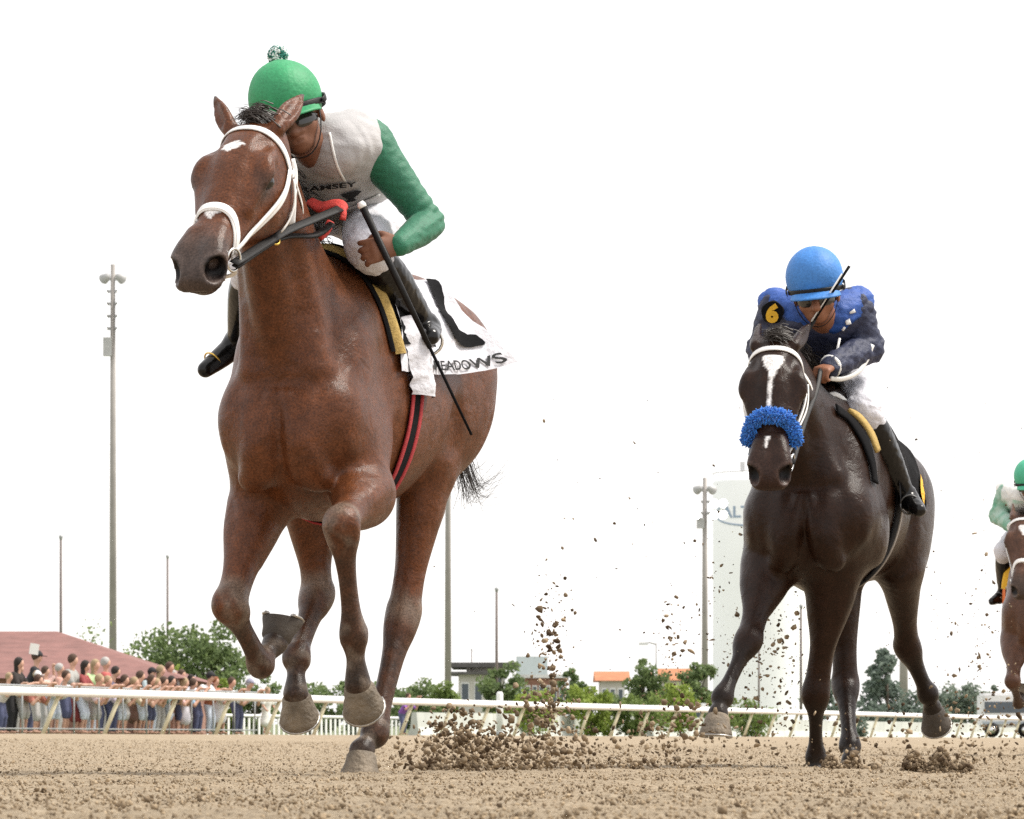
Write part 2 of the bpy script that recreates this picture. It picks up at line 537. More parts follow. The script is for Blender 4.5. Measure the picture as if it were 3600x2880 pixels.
    for s in (1, -1):
        f.chain([(*(hp(.06, s*.05, -.2)), .035), (*(n1 + np.array([.03, s*.06, -.03])), .042), (*(n2 + np.array([.06, s*.07, -.07])), .055), (.02, s*.09, 1.27 - lw, .06)], .04)
    # head
    fh = head_rows(hs)
    f.loft(P, (a, b, c), fh, .025, 2.35)
    for s in (1, -1):
        f.ell(hp(.15, s*.062, -.165), (.105*hs, .042*hs, .085*hs), .03, axes=(a, b, c))          # jowl
        f.chain([(*hp(.12, s*.090, -.020), .020*hs), (*hp(.175, s*.108, -.010), .024*hs), (*hp(.215, s*.112, -.020), .022*hs), (*hp(.25, s*.098, -.034), .020*hs), (*hp(.33, s*.076, -.055), .014*hs)], .04)
        f.chain([(*hp(.185, s*.120, -.020), .012*hs), (*hp(.21, s*.126, -.024), .013*hs), (*hp(.24, s*.118, -.036), .011*hs)], .012)   # brow over the eye
        f.ell(hp(.222, s*.122, -.050), (.026*hs, .012*hs, .018*hs), .010, axes=(a, b, c), sub=True)   # eye socket
        f.ell(hp(.10, s*.085, .012), (.03*hs, .016*hs, .02*hs), .03, axes=(a, b, c), sub=True)         # hollow above the eye
        f.chain([(*hp(.47, s*.042, -.030), .024*hs), (*hp(.53, s*.052, -.032), .030*hs), (*hp(.578, s*.057, -.050), .034*hs), (*hp(.60, s*.042, -.082), .030*hs)], .05)
        f.chain([(*hp(.30, s*.068, -.085), .012*hs), (*hp(.42, s*.056, -.085), .012*hs)], .03)
    f.ell(hp(.60, 0, -.070), (.048*hs, .062*hs, .042*hs), .02, axes=(a, b, c))      # upper lip
    f.ell(hp(.572, 0, -.122), (.046*hs, .046*hs, .030*hs), .018, axes=(a, b, c))     # lower lip, chin
    f.ell(hp(.60, 0, -.103), (.075*hs, .075*hs, .005*hs), .008, axes=(a, b, c), sub=True)   # mouth line
    for s in (1, -1):                                                              # nostrils
        d1 = unit(a*.62 + b*s*.62 + c*.35); d2 = unit(np.cross(d1, a)); d3 = np.cross(d1, d2)
        f.ell(hp(.600, s*.074, -.048), (.040*hs, .033*hs, .042*hs), .008, axes=(d1, d2, d3), sub=True)
        f.ell(hp(.580, s*.060, -.046), (.040*hs, .016*hs, .020*hs), .008, axes=(d1, d2, d3), sub=True)
    # ears
    for nm, s in (('earL', 1), ('earR', -1)):
        e0 = hp(-.002, s*.076, -.025)
        e1 = fr.X(*sp[nm]) if len(sp[nm]) == 3 else e0
        ax = e1 - e0; sd = unit(np.cross(unit(ax), unit(a*.5 + c)))
        fw = unit(a*.7 + c*.7 + b*s*.5)
        fw = unit(fw - unit(ax) * fw.dot(unit(ax)))
        sd = np.cross(unit(ax), fw)
        q = lambda t, o=0.: e0 + ax*t + fw*o
        f.chain([(*q(0), .026, .026), (*q(.25, .004), .032, .024), (*q(.5, .004), .033, .020), (*q(.75, .0), .022, .014), (*q(1., -.006), .006, .006)], .012, side=sd, n=5)
        f.chain([(*q(.22, .024), .016, .012), (*q(.5, .023), .022, .013), (*q(.78, .013), .013, .010)], .006, side=sd, sub=True)
    # legs
    H.J = {}
    for nm in ('LF', 'RF', 'LH', 'RH'):
        J = [fr.X(*q) for q in sp[nm]]
        H.J[nm] = J
        s = 1 if nm[0] == 'L' else -1
        if nm[1] == 'F':
            f.chain([(-.10, s*cw*.14, 1.12-drop-lw, .09*up, .11), (*lerp((-.16, s*cw*.14, 1.05-drop-lw), J[0], .6), .09*up, .125), (*J[0], .09*up, .11)], .06, side=(0, 1, 0), n=10)
            f.chain(leg_nodes(J, [(i, t, a_*(up if i == 0 and t < .5 else 1), b_) for (i, t, a_, b_) in FORE]), .035, side=(0, 1, 0), n=10)
            fw = unit(np.cross((0, 1, 0), J[1] - J[0]))
            if fw[0] > 0: fw = -fw
            f.chain([(*(lerp(J[0], J[1], .08) + np.array([0, s*.055, 0]) - fw*.03), .040), (*(lerp(J[0], J[1], .35) + np.array([0, s*.045, 0]) - fw*.03), .036), (*(lerp(J[0], J[1], .72) + np.array([0, s*.02, 0]) - fw*.02), .018)], .018)
            f.chain([(*(lerp(J[0], J[1], .1) - np.array([0, s*.05, 0]) + fw*.02), .036), (*(lerp(J[0], J[1], .55) - np.array([0, s*.028, 0]) + fw*.03), .020)], .018)
            f.ell(J[1] + fw*.032 + np.array([0, 0, .0]), (.03, .03, .045), .02)         # back of the knee
            bk = unit(np.cross((0, 1, 0), J[2] - J[1]))
            if bk[0] > 0: bk = -bk
            f.ell(lerp(J[1], J[2], .99) + bk*.03, (.026, .034, .03), .02)                # back of the fetlock
            f.chain([(*(lerp(J[1], J[2], .12) + bk*.028), .015), (*(lerp(J[1], J[2], .9) + bk*.034), .015)], .012)  # tendon
        else:
            hip = np.array([-1.30, s*.19, 1.22+dz-lw])
            f.chain([(*hip, .10, .22), (*lerp(hip, J[0], .55), .10, .19), (*J[0], .09, .13)], .08, side=(0, 1, 0), n=10)
            f.chain(leg_nodes(J, HIND), .035, side=(0, 1, 0), n=10)
            bk = unit(np.cross((0, 1, 0), J[2] - J[1]))
            if bk[0] > 0: bk = -bk
            gd = unit(J[0] - J[1])
            f.chain([(*(J[1] + bk*.055 + gd*.045), .024), (*(J[1] + bk*.05 - gd*.0), .03), (*(lerp(J[1], J[2], .2) + bk*.03), .022)], .025)
            f.chain([(*(J[1] + bk*.055 + gd*.045), .02), (*(lerp(J[1], J[0], .45) + bk*.09), .022), (*(lerp(J[1], J[0], .8) + bk*.10), .05)], .04)
            f.ell(lerp(J[1], J[2], .99) + bk*.03, (.026, .036, .03), .02)
            f.chain([(*(lerp(J[1], J[2], .15) + bk*.03), .016), (*(lerp(J[1], J[2], .9) + bk*.036), .016)], .012)
    for args in sp.get('extra', []):
        f.ell(*args)
    return H

SPEC1 = dict(
    star=(820, 515, 13.50), head=(23.5, 48, 0), hs=1.01, rump=.06, necky=-.025, neckw=1.05, earL=(1068, 328, .22), earR=(750, 340, .30),
    LF=[(1282, 1735, -.16), (1200, 1838, .24), (1243, 2232, .12), (1258, 2405, .08)],
    RF=[(920, 1760, -.20), (808, 2125, .02), (915, 2335, -.22), (968, 2258, -.31)],
    RH=[(1090, 1760, -.98), (1116, 2085, -.98), (1042, 2310, -.76), (1040, 2440, -.72)],
    LH=[(1500, 1640, -1.10), (1420, 2150, -1.02), (1318, 2575, -.80), (1272, 2640, -.74)],
    hoof=dict(LF=((-.80, .05, -.60), (.60, .0, -.80)), RF=((-.25, .12, .96), (-.96, .0, -.25)),
              RH=((-.72, 0, -.70), (.70, 0, -.72)), LH=((0, 0, -1), (1, 0, 0))))

SPEC2 = dict(
    star=(2716, 1290, 17.50), head=(8, 60, 0), hs=.99, rump=-.09, lower=.10, necky=-.03, neckw=1.2, cw=1.16, drop=.0, arm=1.2, earL=(2852, 1140, .12), earR=(2668, 1138, .12),
    LF=[(2935, 1985, -.18), (2868, 2435, -.26), (2868, 2662, -.38), (2868, 2724, -.36)],
    RF=[(2705, 1985, -.12), (2632, 2250, .14), (2540, 2450, .30), (2524, 2510, .34)],
    RH=[(2960, 1960, -.95), (2972, 2400, -.95), (2988, 2622, -.76), (2992, 2674, -.70)],
    LH=[(3165, 1990, -1.18), (3188, 2268, -1.42), (3262, 2440, -1.55), (3278, 2490, -1.62)],
    hoof=dict(LF=((-.2, 0, -.98), (.98, 0, -.2)), RF=((.10, -.03, -.99), (.99, 0, .10)),
              RH=((0, 0, -1), (1, 0, 0)), LH=((-.75, .1, -.65), (.6, .1, -.78))))

SPEC3 = dict(SPEC2, RF=[(2705, 1985, -.12), (2668, 2235, .16), (2716, 2372, -.08), (2728, 2330, -.18)],
             hoof=dict(SPEC2['hoof'], RF=((-.25, .05, .96), (-.96, 0, -.25))))
# ------------------------------------------------------------------ finishing a horse: skin, colours, hooves, eyes, hair
def seg_dist(V, p, q):
    d = q - p; t = np.clip(((V - p) @ d) / (d @ d + 1e-9), 0, 1)
    return np.linalg.norm(V - p - t[:, None] * d, axis=1), t

def vnoise(V, sc_, seed=0):
    """cheap smooth pseudo noise in [-1, 1]"""
    r = np.random.default_rng(seed); out = 0
    for i in range(5):
        k = r.normal(size=3) * sc_ * (1 + .7 * i); ph = r.uniform(0, 6.28)
        out = out + np.sin(V @ k + ph + 1.3 * np.sin(V @ np.roll(k, 1) * .7 + ph * 2)) / (1 + .5 * i)
    return out / 2.6

def horse_colours(H, V, pal):
    c = np.tile(np.array(pal['coat']), (len(V), 1)) * (1 + .10 * vnoise(V, 9, 1))[:, None]
    mix = lambda c, col_, w: c * (1 - w[:, None]) + np.array(col_) * w[:, None]
    for nm, J in H.J.items():
        d1, t1 = seg_dist(V, J[1], J[2]); d2, t2 = seg_dist(V, J[2], J[3])
        w = np.maximum((1 - sstep(.085, .14, d1)) * sstep(-.02, .35, t1), 1 - sstep(.075, .1, d2))
        c = mix(c, np.array(pal['leg']), w * (.75 + .2 * vnoise(V, 30, 3)))
        c = mix(c, np.array([.028, .022, .018]), .75 * (1 - sstep(.042, .075, np.linalg.norm(V - lerp(J[2], J[3], .82), axis=1))))
        if nm in pal.get('dusty', ()):
            w2 = (1 - sstep(.06, .11, np.linalg.norm(V - J[1], axis=1))) * sstep(-.4, .5, vnoise(V, 22, 5) + .4)
            c = mix(c, pal['dust'], .65 * w2)
            c = mix(c, pal['dust'], .55 * (1 - sstep(.06, .11, d2)) * sstep(-.2, .8, vnoise(V, 25, 6)))
    a, b, cc = H.A; q = (V - H.poll) / H.hs
    u, v, w = q @ a, q @ b, q @ cc
    onhead = (u > -.03) & (u < .7) & (np.abs(v) < .16) & (w > -.32) & (w < .12)
    oh = onhead.astype(float)
    c = mix(c, pal['muzzle'], oh * sstep(.42, .58, u + .03 * vnoise(V, 20, 9)))
    c = mix(c, pal['muzzle'], oh * .75 * (1 - sstep(.025, .07, np.linalg.norm(np.stack([u - .232, np.abs(v) - .112, w + .050], 1), axis=1))))
    for s in (1, -1):
        dn = np.linalg.norm(np.stack([u - .592, v - s*.068, w + .047], 1) * [1, 1, 1], axis=1)
        c = mix(c, np.array(pal['muzzle']) * 1.9 + .02, .6 * oh * (1 - sstep(.044, .056, dn)))
        c = mix(c, (.005, .003, .003), oh * (1 - sstep(.033, .043, dn)))
    c = mix(c, (.015, .008, .008), oh * (1 - sstep(.003, .009, np.abs(w + .103))) * sstep(.53, .56, u))
    jit = .010 * vnoise(V, 60, 11) + .006 * vnoise(V, 130, 12)
    for (us, vs, hw) in pal['white']:                  # white face markings: centre line in (u, v), half widths
        us, vs, hw = map(np.array, (us, vs, hw))
        m = (u > us[0] - .004) & (u < us[-1] + .004) & (w > -.05)
        d = np.abs(v - np.interp(u, us, vs)) - np.interp(u, us, hw) + jit * np.minimum(1, np.interp(u, us, hw) / .02)
        c = mix(c, (.78, .76, .74), oh * m * (1 - sstep(-.003, .004, d)))
    for nm in ('earL', 'earR'):
        e1 = H.fr.X(*H.sp[nm])
        c = mix(c, pal['muzzle'], (1 - sstep(.01, .035, np.linalg.norm(V - e1, axis=1))))
    return np.clip(c, .004, .9)

def hoof_mesh(C, n, t, s=1., H_=.085):
    n = unit(n); t = unit(np.array(t) - n * np.dot(n, t)); l = np.cross(n, t)
    M = 20; mb = MB()
    def ring(r, off, sh, tilt, wide=1., heel=.82):
        P = []
        for k in range(M):
            w = 2 * math.pi * k / M
            cx, sy = math.cos(w), math.sin(w)
            rr = r * (1 if cx > -.3 else 1 - (1 - heel) * min(1, (-cx - .3) / .7))
            P.append(C + t * (cx * rr + sh) + l * (sy * rr * wide) + n * (off + tilt * (1 - cx) / 2))
        return P
    rings = [ring(.040*s, -.006, 0, .020, .96), ring(.047*s, .004*s, .002, .022, 1.), ring(.051*s, .030*s, .010*s, .022*s, 1.), ring(.060*s, H_*.72*s, .022*s, .012*s, 1.02),
             ring(.064*s, H_*.97*s, .029*s, 0, 1.02), ring(.063*s, H_*s, .029*s, 0, 1.02), ring(.050*s, H_*s, .027*s, 0, .98), ring(.042*s, (H_-.012)*s, .024*s, 0, .95)]
    V = [p for r in rings for p in r]
    Fc = []
    for i in range(len(rings) - 1):
        for k in range(M):
            k2 = (k + 1) % M
            Fc.append((i*M+k, (i+1)*M+k, (i+1)*M+k2, i*M+k2))
    Fc.append(tuple((len(rings)-1)*M + k for k in range(M)))
    mb.add(V, Fc)
    shoe = MB(); pts = []
    for k in range(15):
        w = -2.35 + 4.7 * k / 14
        pts.append(C + t * (math.cos(w)*.058*s + .028*s) + l * math.sin(w)*.058*s + n * (H_*s + .004))
    shoe.tube(pts, .0105*s, 6, flat=.5, up=n)
    return mb, shoe

def strands(n, start, path, spread, r=.0016, jitter=.02, seed=0, steps=7):
    """bundle of hairs along a guide path"""
    g = np.random.default_rng(seed); mb = MB(); G = crom(path, 4)
    for i in range(n):
        o = g.normal(size=3) * start; e = g.normal(size=3) * spread; L = g.uniform(.55, 1.0)
        kx = g.normal(size=3) * jitter; ph = g.uniform(0, 6.28)
        m = max(3, int(len(G) * L)); pts = []
        for j in np.linspace(0, m - 1, steps):
            j = int(j); t = j / (len(G) - 1)
            pts.append(G[j] + o * (1 - t) + e * t**1.3 + kx * math.sin(3 * t + ph) * t)
        mb.tube(pts, [r * (1 - .8 * k / (steps - 1)) for k in range(steps)], 3, cap=False)
    return mb

M_EYE = mat('eye_gloss', (.008, .006, .005), .08, 0, spec=.8)
M_HOOF = mat('hoof_horn', (.165, .132, .094), .7, .35, 22, .5, 60, var2=.4, scale2=9)
M_HOOFD = mat('hoof_dark', (.055, .044, .034), .75, .3, 14, .3, 40)
M_SHOE = mat('shoe_metal', (.45, .43, .40), .4, .2, 30, metal=.9)
M_HAIR = mat('horse_hair', (.030, .022, .018), .5, .3, 20)
def coat_mat(name, rough=.32, spec=.23):
    m = mat(name, (1, 1, 1), rough, .46, 150, .16, 300, spec=spec, vcol=True, var2=.24, scale2=22, detail=2)
    t = m.node_tree; p = t.nodes['Principled BSDF']; b1 = [n for n in t.nodes if n.type == 'BUMP'][0]
    tc = [n for n in t.nodes if n.type == 'TEX_COORD'][0]
    nz = t.nodes.new('ShaderNodeTexNoise'); nz.inputs['Scale'].default_value = 13; nz.inputs['Detail'].default_value = 4; nz.inputs['Distortion'].default_value = .6
    b2 = t.nodes.new('ShaderNodeBump'); b2.inputs['Strength'].default_value = .5; b2.inputs['Distance'].default_value = .016
    t.links.new(tc.outputs['Object'], nz.inputs['Vector']); t.links.new(nz.outputs[0], b2.inputs['Height'])
    rg = t.nodes.new('ShaderNodeTexNoise'); rg.noise_type = 'RIDGED_MULTIFRACTAL'       # veins and skin folds
    rg.inputs['Scale'].default_value = 7; rg.inputs['Detail'].default_value = 2; rg.inputs['Distortion'].default_value = .8
    b3 = t.nodes.new('ShaderNodeBump'); b3.inputs['Strength'].default_value = .28; b3.inputs['Distance'].default_value = .010
    t.links.new(tc.outputs['Object'], rg.inputs['Vector']); t.links.new(rg.outputs[0], b3.inputs['Height'])
    t.links.new(b2.outputs[0], b3.inputs['Normal']); t.links.new(b3.outputs[0], b1.inputs['Normal'])
    rn = t.nodes.new('ShaderNodeMapRange'); rn.inputs[3].default_value = rough - .10; rn.inputs[4].default_value = rough + .12
    t.links.new(nz.outputs[0], rn.inputs[0]); t.links.new(rn.outputs[0], p.inputs['Roughness'])
    return m

def finish_horse(H, pal, label, coat, hoof_mats, fr=None, skin=None, group='racehorses galloping on the dirt'):
    fr = fr or H.fr
    root = empty('racehorse', fr.o, fr.rz, label=label, cat='horse', group=group)
    V, Q = H.skin if skin is None else skin
    mobj('body', V, Q, coat, root, cols=horse_colours(H, V, pal))
    a, b, c = H.A
    for s in (1, -1):
        e = H.hp(.220, s*.110, -.044)
        bm = bmesh.new(); bmesh.ops.create_uvsphere(bm, u_segments=16, v_segments=10, radius=.0235 * H.hs)
        mb = MB().add([np.array(v.co) + e for v in bm.verts], [[v.index for v in f.verts] for f in bm.faces]); bm.free()
        mb.obj('eye', M_EYE, root)
    for nm in ('LF', 'RF', 'LH', 'RH'):
        n, t = H.sp['hoof'][nm]
        mb, shoe = hoof_mesh(H.J[nm][3], n, t, 1.04)
        ho = mb.obj('hoof', hoof_mats.get(nm, M_HOOF), root)
        shoe.obj('horseshoe', M_SHOE, ho)
    P = H.poll
    # forelock and mane along the crest
    mb = MB()
    fl = strands(170, .026, [H.hp(-.035, .03, -.03), H.hp(-.035, .01, .002), H.hp(-.025, -.02, .016), H.hp(-.01, -.045, .010)], .014, .0026, .012, 3)
    mb.add(fl.V, fl.F)
    n0 = H.hp(.0, 0, -.02); w0 = np.array([-.42, 0, 1.66 - H.lw])
    for i in range(16):
        t = (i + .5) / 16
        o = lerp(n0, w0, t) + np.array([0, 0, .06 * math.sin(math.pi * t) + .01])
        st = strands(26, .02, [o, o + np.array([-.03, -.03, .03]), o + np.array([-.09, -.08, .02]), o + np.array([-.13, -.12, -.05])], .035, .002, .03, 20 + i, 5)
        mb.add(st.V, st.F)
    mb.obj('mane', M_HAIR, root)
    return root

def tail(root, path, seed=1, n=90, spread=.10):
    mb = MB()
    mb.tube(path[:3], [.035, .03, .02], 8)
    st = strands(n, .024, path[1:], spread, .0013, .05, seed, 9)
    mb.add(st.V, st.F)
    mb.obj('tail', M_HAIR, root)

# ------------------------------------------------------------------ tack
def head_pts(H, uv, r=.30, off=.003):
    """points on the head: list of (u, angle) with angle 0 on the face, 90 on the horse's left cheek"""
    uv = crom(np.array(uv, float), 6)
    a, b, c = H.A; O, D = [], []
    for (u, g) in uv:
        g = math.radians(g); d = b * math.sin(g) + c * math.cos(g)
        ax = H.hp(u, 0, -.095)
        O.append(ax + d * r); D.append(-d)
    P, N = H.f.cast(np.array(O), np.array(D), r)
    # smooth the strap a little so it bridges hollows
    for _ in range(2):
        P[1:-1] = P[1:-1] * .5 + (P[:-2] + P[2:]) * .25
        N[1:-1] = N[1:-1] * .5 + (N[:-2] + N[2:]) * .25
    return P + N * off, N

def strap(H, uv, width, thick, mat_, name, parent, off=.003):
    P, N = head_pts(H, uv, off=off)
    return MB().ribbon(P, N, width, thick).obj(name, mat_, parent)

def body_loop(H, xs, ph, off=.006):
    """points on the trunk at forward coordinate xs[i] and angle ph[i] (0 on the spine, 90 on the left flank)"""
    O, D = [], []
    for x, g in zip(xs, ph):
        g = math.radians(g); d = np.array([0, math.sin(g), math.cos(g)])
        o = np.array([x, 0, 1.24 - H.lw])
        O.append(o + d * .62); D.append(-d)
    P, N = H.f.cast(np.array(O), np.array(D), .62)
    return P + N * off, N

def hit_px(H, px, off=.01, t0=None):
    """points of the horse's skin seen at photo pixels"""
    fr = H.fr; c = fr.loc(np.array([0, 0, CAMZ])); D = np.array([fr.vec(fr.ray(*q)) for q in px]); D /= np.linalg.norm(D, axis=1, keepdims=True)
    t0 = t0 or fr.o[1] - .95
    P, N = H.f.cast(c + D * t0, D, 2.6)
    return P + N * off, N

def torus(c, ax, R, r, n=18, m=6, arc=(0, 360)):
    ax = unit(ax); u = unit(np.cross(ax, (0.3, .2, 1))); v = np.cross(ax, u)
    mb = MB()
    mb.tube([c + R*(math.cos(math.radians(g))*u + math.sin(math.radians(g))*v) for g in np.linspace(*arc, n)], r, m, up=ax)
    return mb

def grid_mesh(fn, ns, nt, thick=.0):
    """patch fn(s, t) -> point, as a quad grid (two sided thin sheet)"""
    V = [fn(i / ns, j / nt) for i in range(ns + 1) for j in range(nt + 1)]
    Fc = [(i*(nt+1)+j, (i+1)*(nt+1)+j, (i+1)*(nt+1)+j+1, i*(nt+1)+j+1) for i in range(ns) for j in range(nt)]
    return MB().add(V, Fc)

def text_mesh(s, size=1., bold=.0):
    cu = bpy.data.curves.new('lettering', 'FONT'); cu.body = s; cu.size = size
    cu.offset = bold; cu.resolution_u = 3
    o = bpy.data.objects.new('lettering', cu); col.objects.link(o)
    dg = bpy.context.evaluated_depsgraph_get()
    me = bpy.data.meshes.new_from_object(o.evaluated_get(dg))
    bm = bmesh.new(); bm.from_mesh(me)
    bmesh.ops.triangulate(bm, faces=bm.faces)
    bmesh.ops.subdivide_edges(bm, edges=[e for e in bm.edges if e.calc_length() > size * .25], cuts=2)
    bmesh.ops.triangulate(bm, faces=bm.faces)
    V = np.array([v.co[:] for v in bm.verts]); Fc = [[v.index for v in f.verts] for f in bm.faces]
    bm.free(); bpy.data.objects.remove(o); bpy.data.curves.remove(cu); bpy.data.meshes.remove(me)
    V[:, 0] -= V[:, 0].min()
    return V, Fc

M_WLEA = mat('white_leather', (.80, .79, .77), .45, .05, 40)
M_BLEA = mat('black_leather', (.009, .0085, .0085), .5, .3, 60, .1, spec=.22)
M_STEEL = mat('steel', (.7, .7, .68), .25, .1, 20, metal=1.)
M_RED = mat('red_rubber', (.55, .045, .035), .7, .3, 90, .4, 200)
M_DRED = mat('red_webbing', (.36, .025, .03), .75, .2, 90, .3, 300)
M_TAN = mat('tan_pad', (.42, .29, .09), .85, .25, 60, .3, 150)
M_WCLOTH = mat('white_cloth', (.60, .60, .64), .9, .08, 20, .4, 45)
M_BLACK = mat('black_cloth', (.007, .007, .008), .9, .2, 60, .2, 200, spec=.12)
M_YEL = mat('yellow_print', (.75, .42, .02), .7, .1, 60)
M_GOLD = mat('brass', (.75, .5, .12), .35, .1, 30, metal=.9)
# ------------------------------------------------------------------ bodies and clothes from implicit limbs
def limb_mesh(ops, h=.006, smooth=2):
    """ops: ('c', nodes, k, side) tapered limb / ('e', centre, radii, k, axes) ellipsoid / ('-e', ...) carved ellipsoid"""
    lo, hi = np.full(3, 9.), np.full(3, -9.)
    for o in ops:
        if o[0] == 'c':
            for q in o[1]:
                r = max(q[3:]); lo = np.minimum(lo, np.array(q[:3]) - r); hi = np.maximum(hi, np.array(q[:3]) + r)
        elif o[0] == 'e':
            r = np.max(o[2]); lo = np.minimum(lo, np.array(o[1]) - r); hi = np.maximum(hi, np.array(o[1]) + r)
    f = Field(lo - .04, hi + .04, h)
    for o in ops:
        if o[0] == 'c': f.chain(o[1], o[2] if len(o) > 2 else .02, o[3] if len(o) > 3 else None)
        elif o[0] == '-c': f.chain(o[1], o[2], o[3] if len(o) > 3 else None, sub=True)
        else: f.ell(o[1], o[2], o[3] if len(o) > 3 else .02, o[4] if len(o) > 4 else None, sub=o[0] == '-e')
    return f.skin(smooth)

def wrinkle(V, Q, amp, sc_, seed):
    """soft cloth folds: push vertices along their normals"""
    N = np.zeros_like(V)
    n = np.cross(V[Q[:, 2]] - V[Q[:, 0]], V[Q[:, 3]] - V[Q[:, 1]])
    for k in range(4):
        for j in range(3): N[:, j] += np.bincount(Q[:, k], n[:, j], len(V))
    N /= np.linalg.norm(N, axis=1, keepdims=True) + 1e-9
    w = vnoise(V * [1, 1, 1.8], sc_, seed) + .5 * vnoise(V, sc_ * 2.3, seed + 1)
    return V + N * (amp * w)[:, None]

def dome(c, up, fwd, R, cut, n=28, m=16, bump=0., seed=0):
    """helmet shell: R = (across, front-back, height); cut = how far it reaches below the centre"""
    up = unit(up); fwd = unit(np.array(fwd) - up * np.dot(up, fwd)); lf = np.cross(up, fwd)
    V, Fc = [c + up * R[2]], []
    tmax = math.pi / 2 + math.asin(min(.99, cut / R[2]))
    for i in range(1, m + 1):
        t = tmax * i / m
        for k in range(n):
            w = 2 * math.pi * k / n
            d = 1 + bump * (math.sin(5 * w + seed) * math.sin(3 * t + seed) + .5 * math.sin(9 * w + 2 * seed))
            V.append(c + d * (up * R[2] * math.cos(t) + math.sin(t) * (fwd * R[1] * math.cos(w) + lf * R[0] * math.sin(w))))
    for k in range(n): Fc.append((0, 1 + k, 1 + (k + 1) % n))
    for i in range(m - 1):
        for k in range(n):
            k2 = (k + 1) % n
            Fc.append((1+i*n+k, 1+(i+1)*n+k, 1+(i+1)*n+k2, 1+i*n+k2))
    V = np.array(V)
    Fc.append(tuple(1 + (m - 1) * n + k for k in range(n - 1, -1, -1)))
    return MB().add(V, Fc)

def head_gear(root, c, up, fwd, M, s=1., goggles=True, visor=True):
    """helmet with cover, band, visor and goggles around a head centre c"""
    up = unit(up); fwd = unit(np.array(fwd) - up * np.dot(up, fwd)); lf = np.cross(up, fwd)
    R = (.117*s, .132*s, .122*s)
    hm = dome(c, up, fwd, R, .068*s, bump=.010, seed=2).obj('helmet', M['cap'], root)
    pts, nr = [], []
    for w in np.linspace(0, 2 * math.pi, 33):
        d = fwd * math.cos(w) * R[1] + lf * math.sin(w) * R[0]
        pts.append(c - up * .054*s + d * .94); nr.append(unit(d))
    MB().ribbon(pts, nr, .020*s, .004).obj('helmet_band', M['band'], hm)
    if visor:
        V, Fc = [], []; K, J = 12, 4
        for i in range(K + 1):
            w = math.radians(-62 + 124 * i / K)
            for j in range(J + 1):
                r = 1 + .42 * j / J * math.cos(w * 1.3)
                V.append(c - up * (.060 + .024 * j / J - .004)*s + (fwd * math.cos(w) * R[1] + lf * math.sin(w) * R[0]) * r * .93)
        n0 = len(V)
        V += [v - up * .006*s for v in V]
        for i in range(K):
            for j in range(J):
                q = (i*(J+1)+j, (i+1)*(J+1)+j, (i+1)*(J+1)+j+1, i*(J+1)+j+1)
                Fc.append(q); Fc.append(tuple(k + n0 for k in q[::-1]))
            q = (i*(J+1)+J, (i+1)*(J+1)+J); Fc.append((q[0], q[1], q[1]+n0, q[0]+n0))
        MB().add(V, Fc).obj('visor', M['cap'], hm)
    if goggles:
        gc = c - up * .095*s
        pts, nr = [], []
        for w in np.radians(np.linspace(-64, 64, 21)):
            d = fwd * math.cos(w) * .104*s + lf * math.sin(w) * .080*s
            pts.append(gc + d - fwd * .008 * s * math.exp(-(w/.25)**2)); nr.append(unit(d))
        lens = MB().ribbon(pts, nr, [.046*s * (1 - .25*math.exp(-(w/.18)**2)) * (1 - .35*abs(w)**4) for w in np.radians(np.linspace(-64, 64, 21))], .010*s).obj('goggles', M['lens'], root)
        pts, nr = [], []
        for w in np.radians(np.linspace(70, 290, 15)):
            d = fwd * math.cos(w) * .134*s + lf * math.sin(w) * .120*s
            pts.append(c - up * (.030 + .04 * max(0, math.cos(w)+.4))*s + d); nr.append(unit(d))
        MB().ribbon(pts, nr, .018*s, .003).obj('goggle_strap', M['band'], lens)
    # chin strap
    pts, nr = [], []
    for w in np.radians(np.linspace(-100, 100, 17)):
        d = lf * math.sin(w) * .094*s - up * (.035 + .165*max(0, math.cos(w)))*s + fwd * (.03 + .035*max(0, math.cos(w)))*s
        pts.append(c + d); nr.append(unit(lf * math.sin(w) - up * math.cos(w)))
    MB().ribbon(pts, nr, .014*s, .003).obj('chin_strap', M['band'], hm)
    return hm

def face_ops(c, up, fwd, s=1.):
    up = unit(up); fwd = unit(np.array(fwd) - up * np.dot(up, fwd)); lf = np.cross(up, fwd)
    ax = (lf, fwd, up)
    q = lambda l, f, u: c + s * (lf * l + fwd * f + up * u)
    return [('e', q(0, 0, -.01), (.082*s, .102*s, .105*s), .02, ax), ('e', q(0, .022, -.105), (.066*s, .078*s, .085*s), .03, ax),
            ('e', q(0, .055, -.160), (.034*s, .034*s, .026*s), .03, ax),
            ('c', [(*q(0, .094, -.075), .012*s), (*q(0, .112, -.105), .014*s), (*q(0, .118, -.122), .017*s)], .02),
            ('e', q(.020, .098, -.122), .011*s, .012), ('e', q(-.020, .098, -.122), .011*s, .012),
            ('e', q(0, .092, -.146), (.026*s, .014*s, .007*s), .008, ax), ('e', q(0, .088, -.158), (.022*s, .014*s, .008*s), .008, ax),
            ('-e', q(0, .108, -.1515), (.026*s, .012*s, .0025*s), .004, ax),
            ('-e', q(.032, .100, -.080), (.016*s, .012*s, .010*s), .012, ax), ('-e', q(-.032, .100, -.080), (.016*s, .012*s, .010*s), .012, ax),
            ('e', q(.045, .060, -.108), .024*s, .03), ('e', q(-.045, .060, -.108), .024*s, .03),
            ('e', q(.086, -.010, -.085), (.010*s, .020*s, .032*s), .012, ax), ('e', q(-.086, -.010, -.085), (.010*s, .020*s, .032*s), .012, ax)]

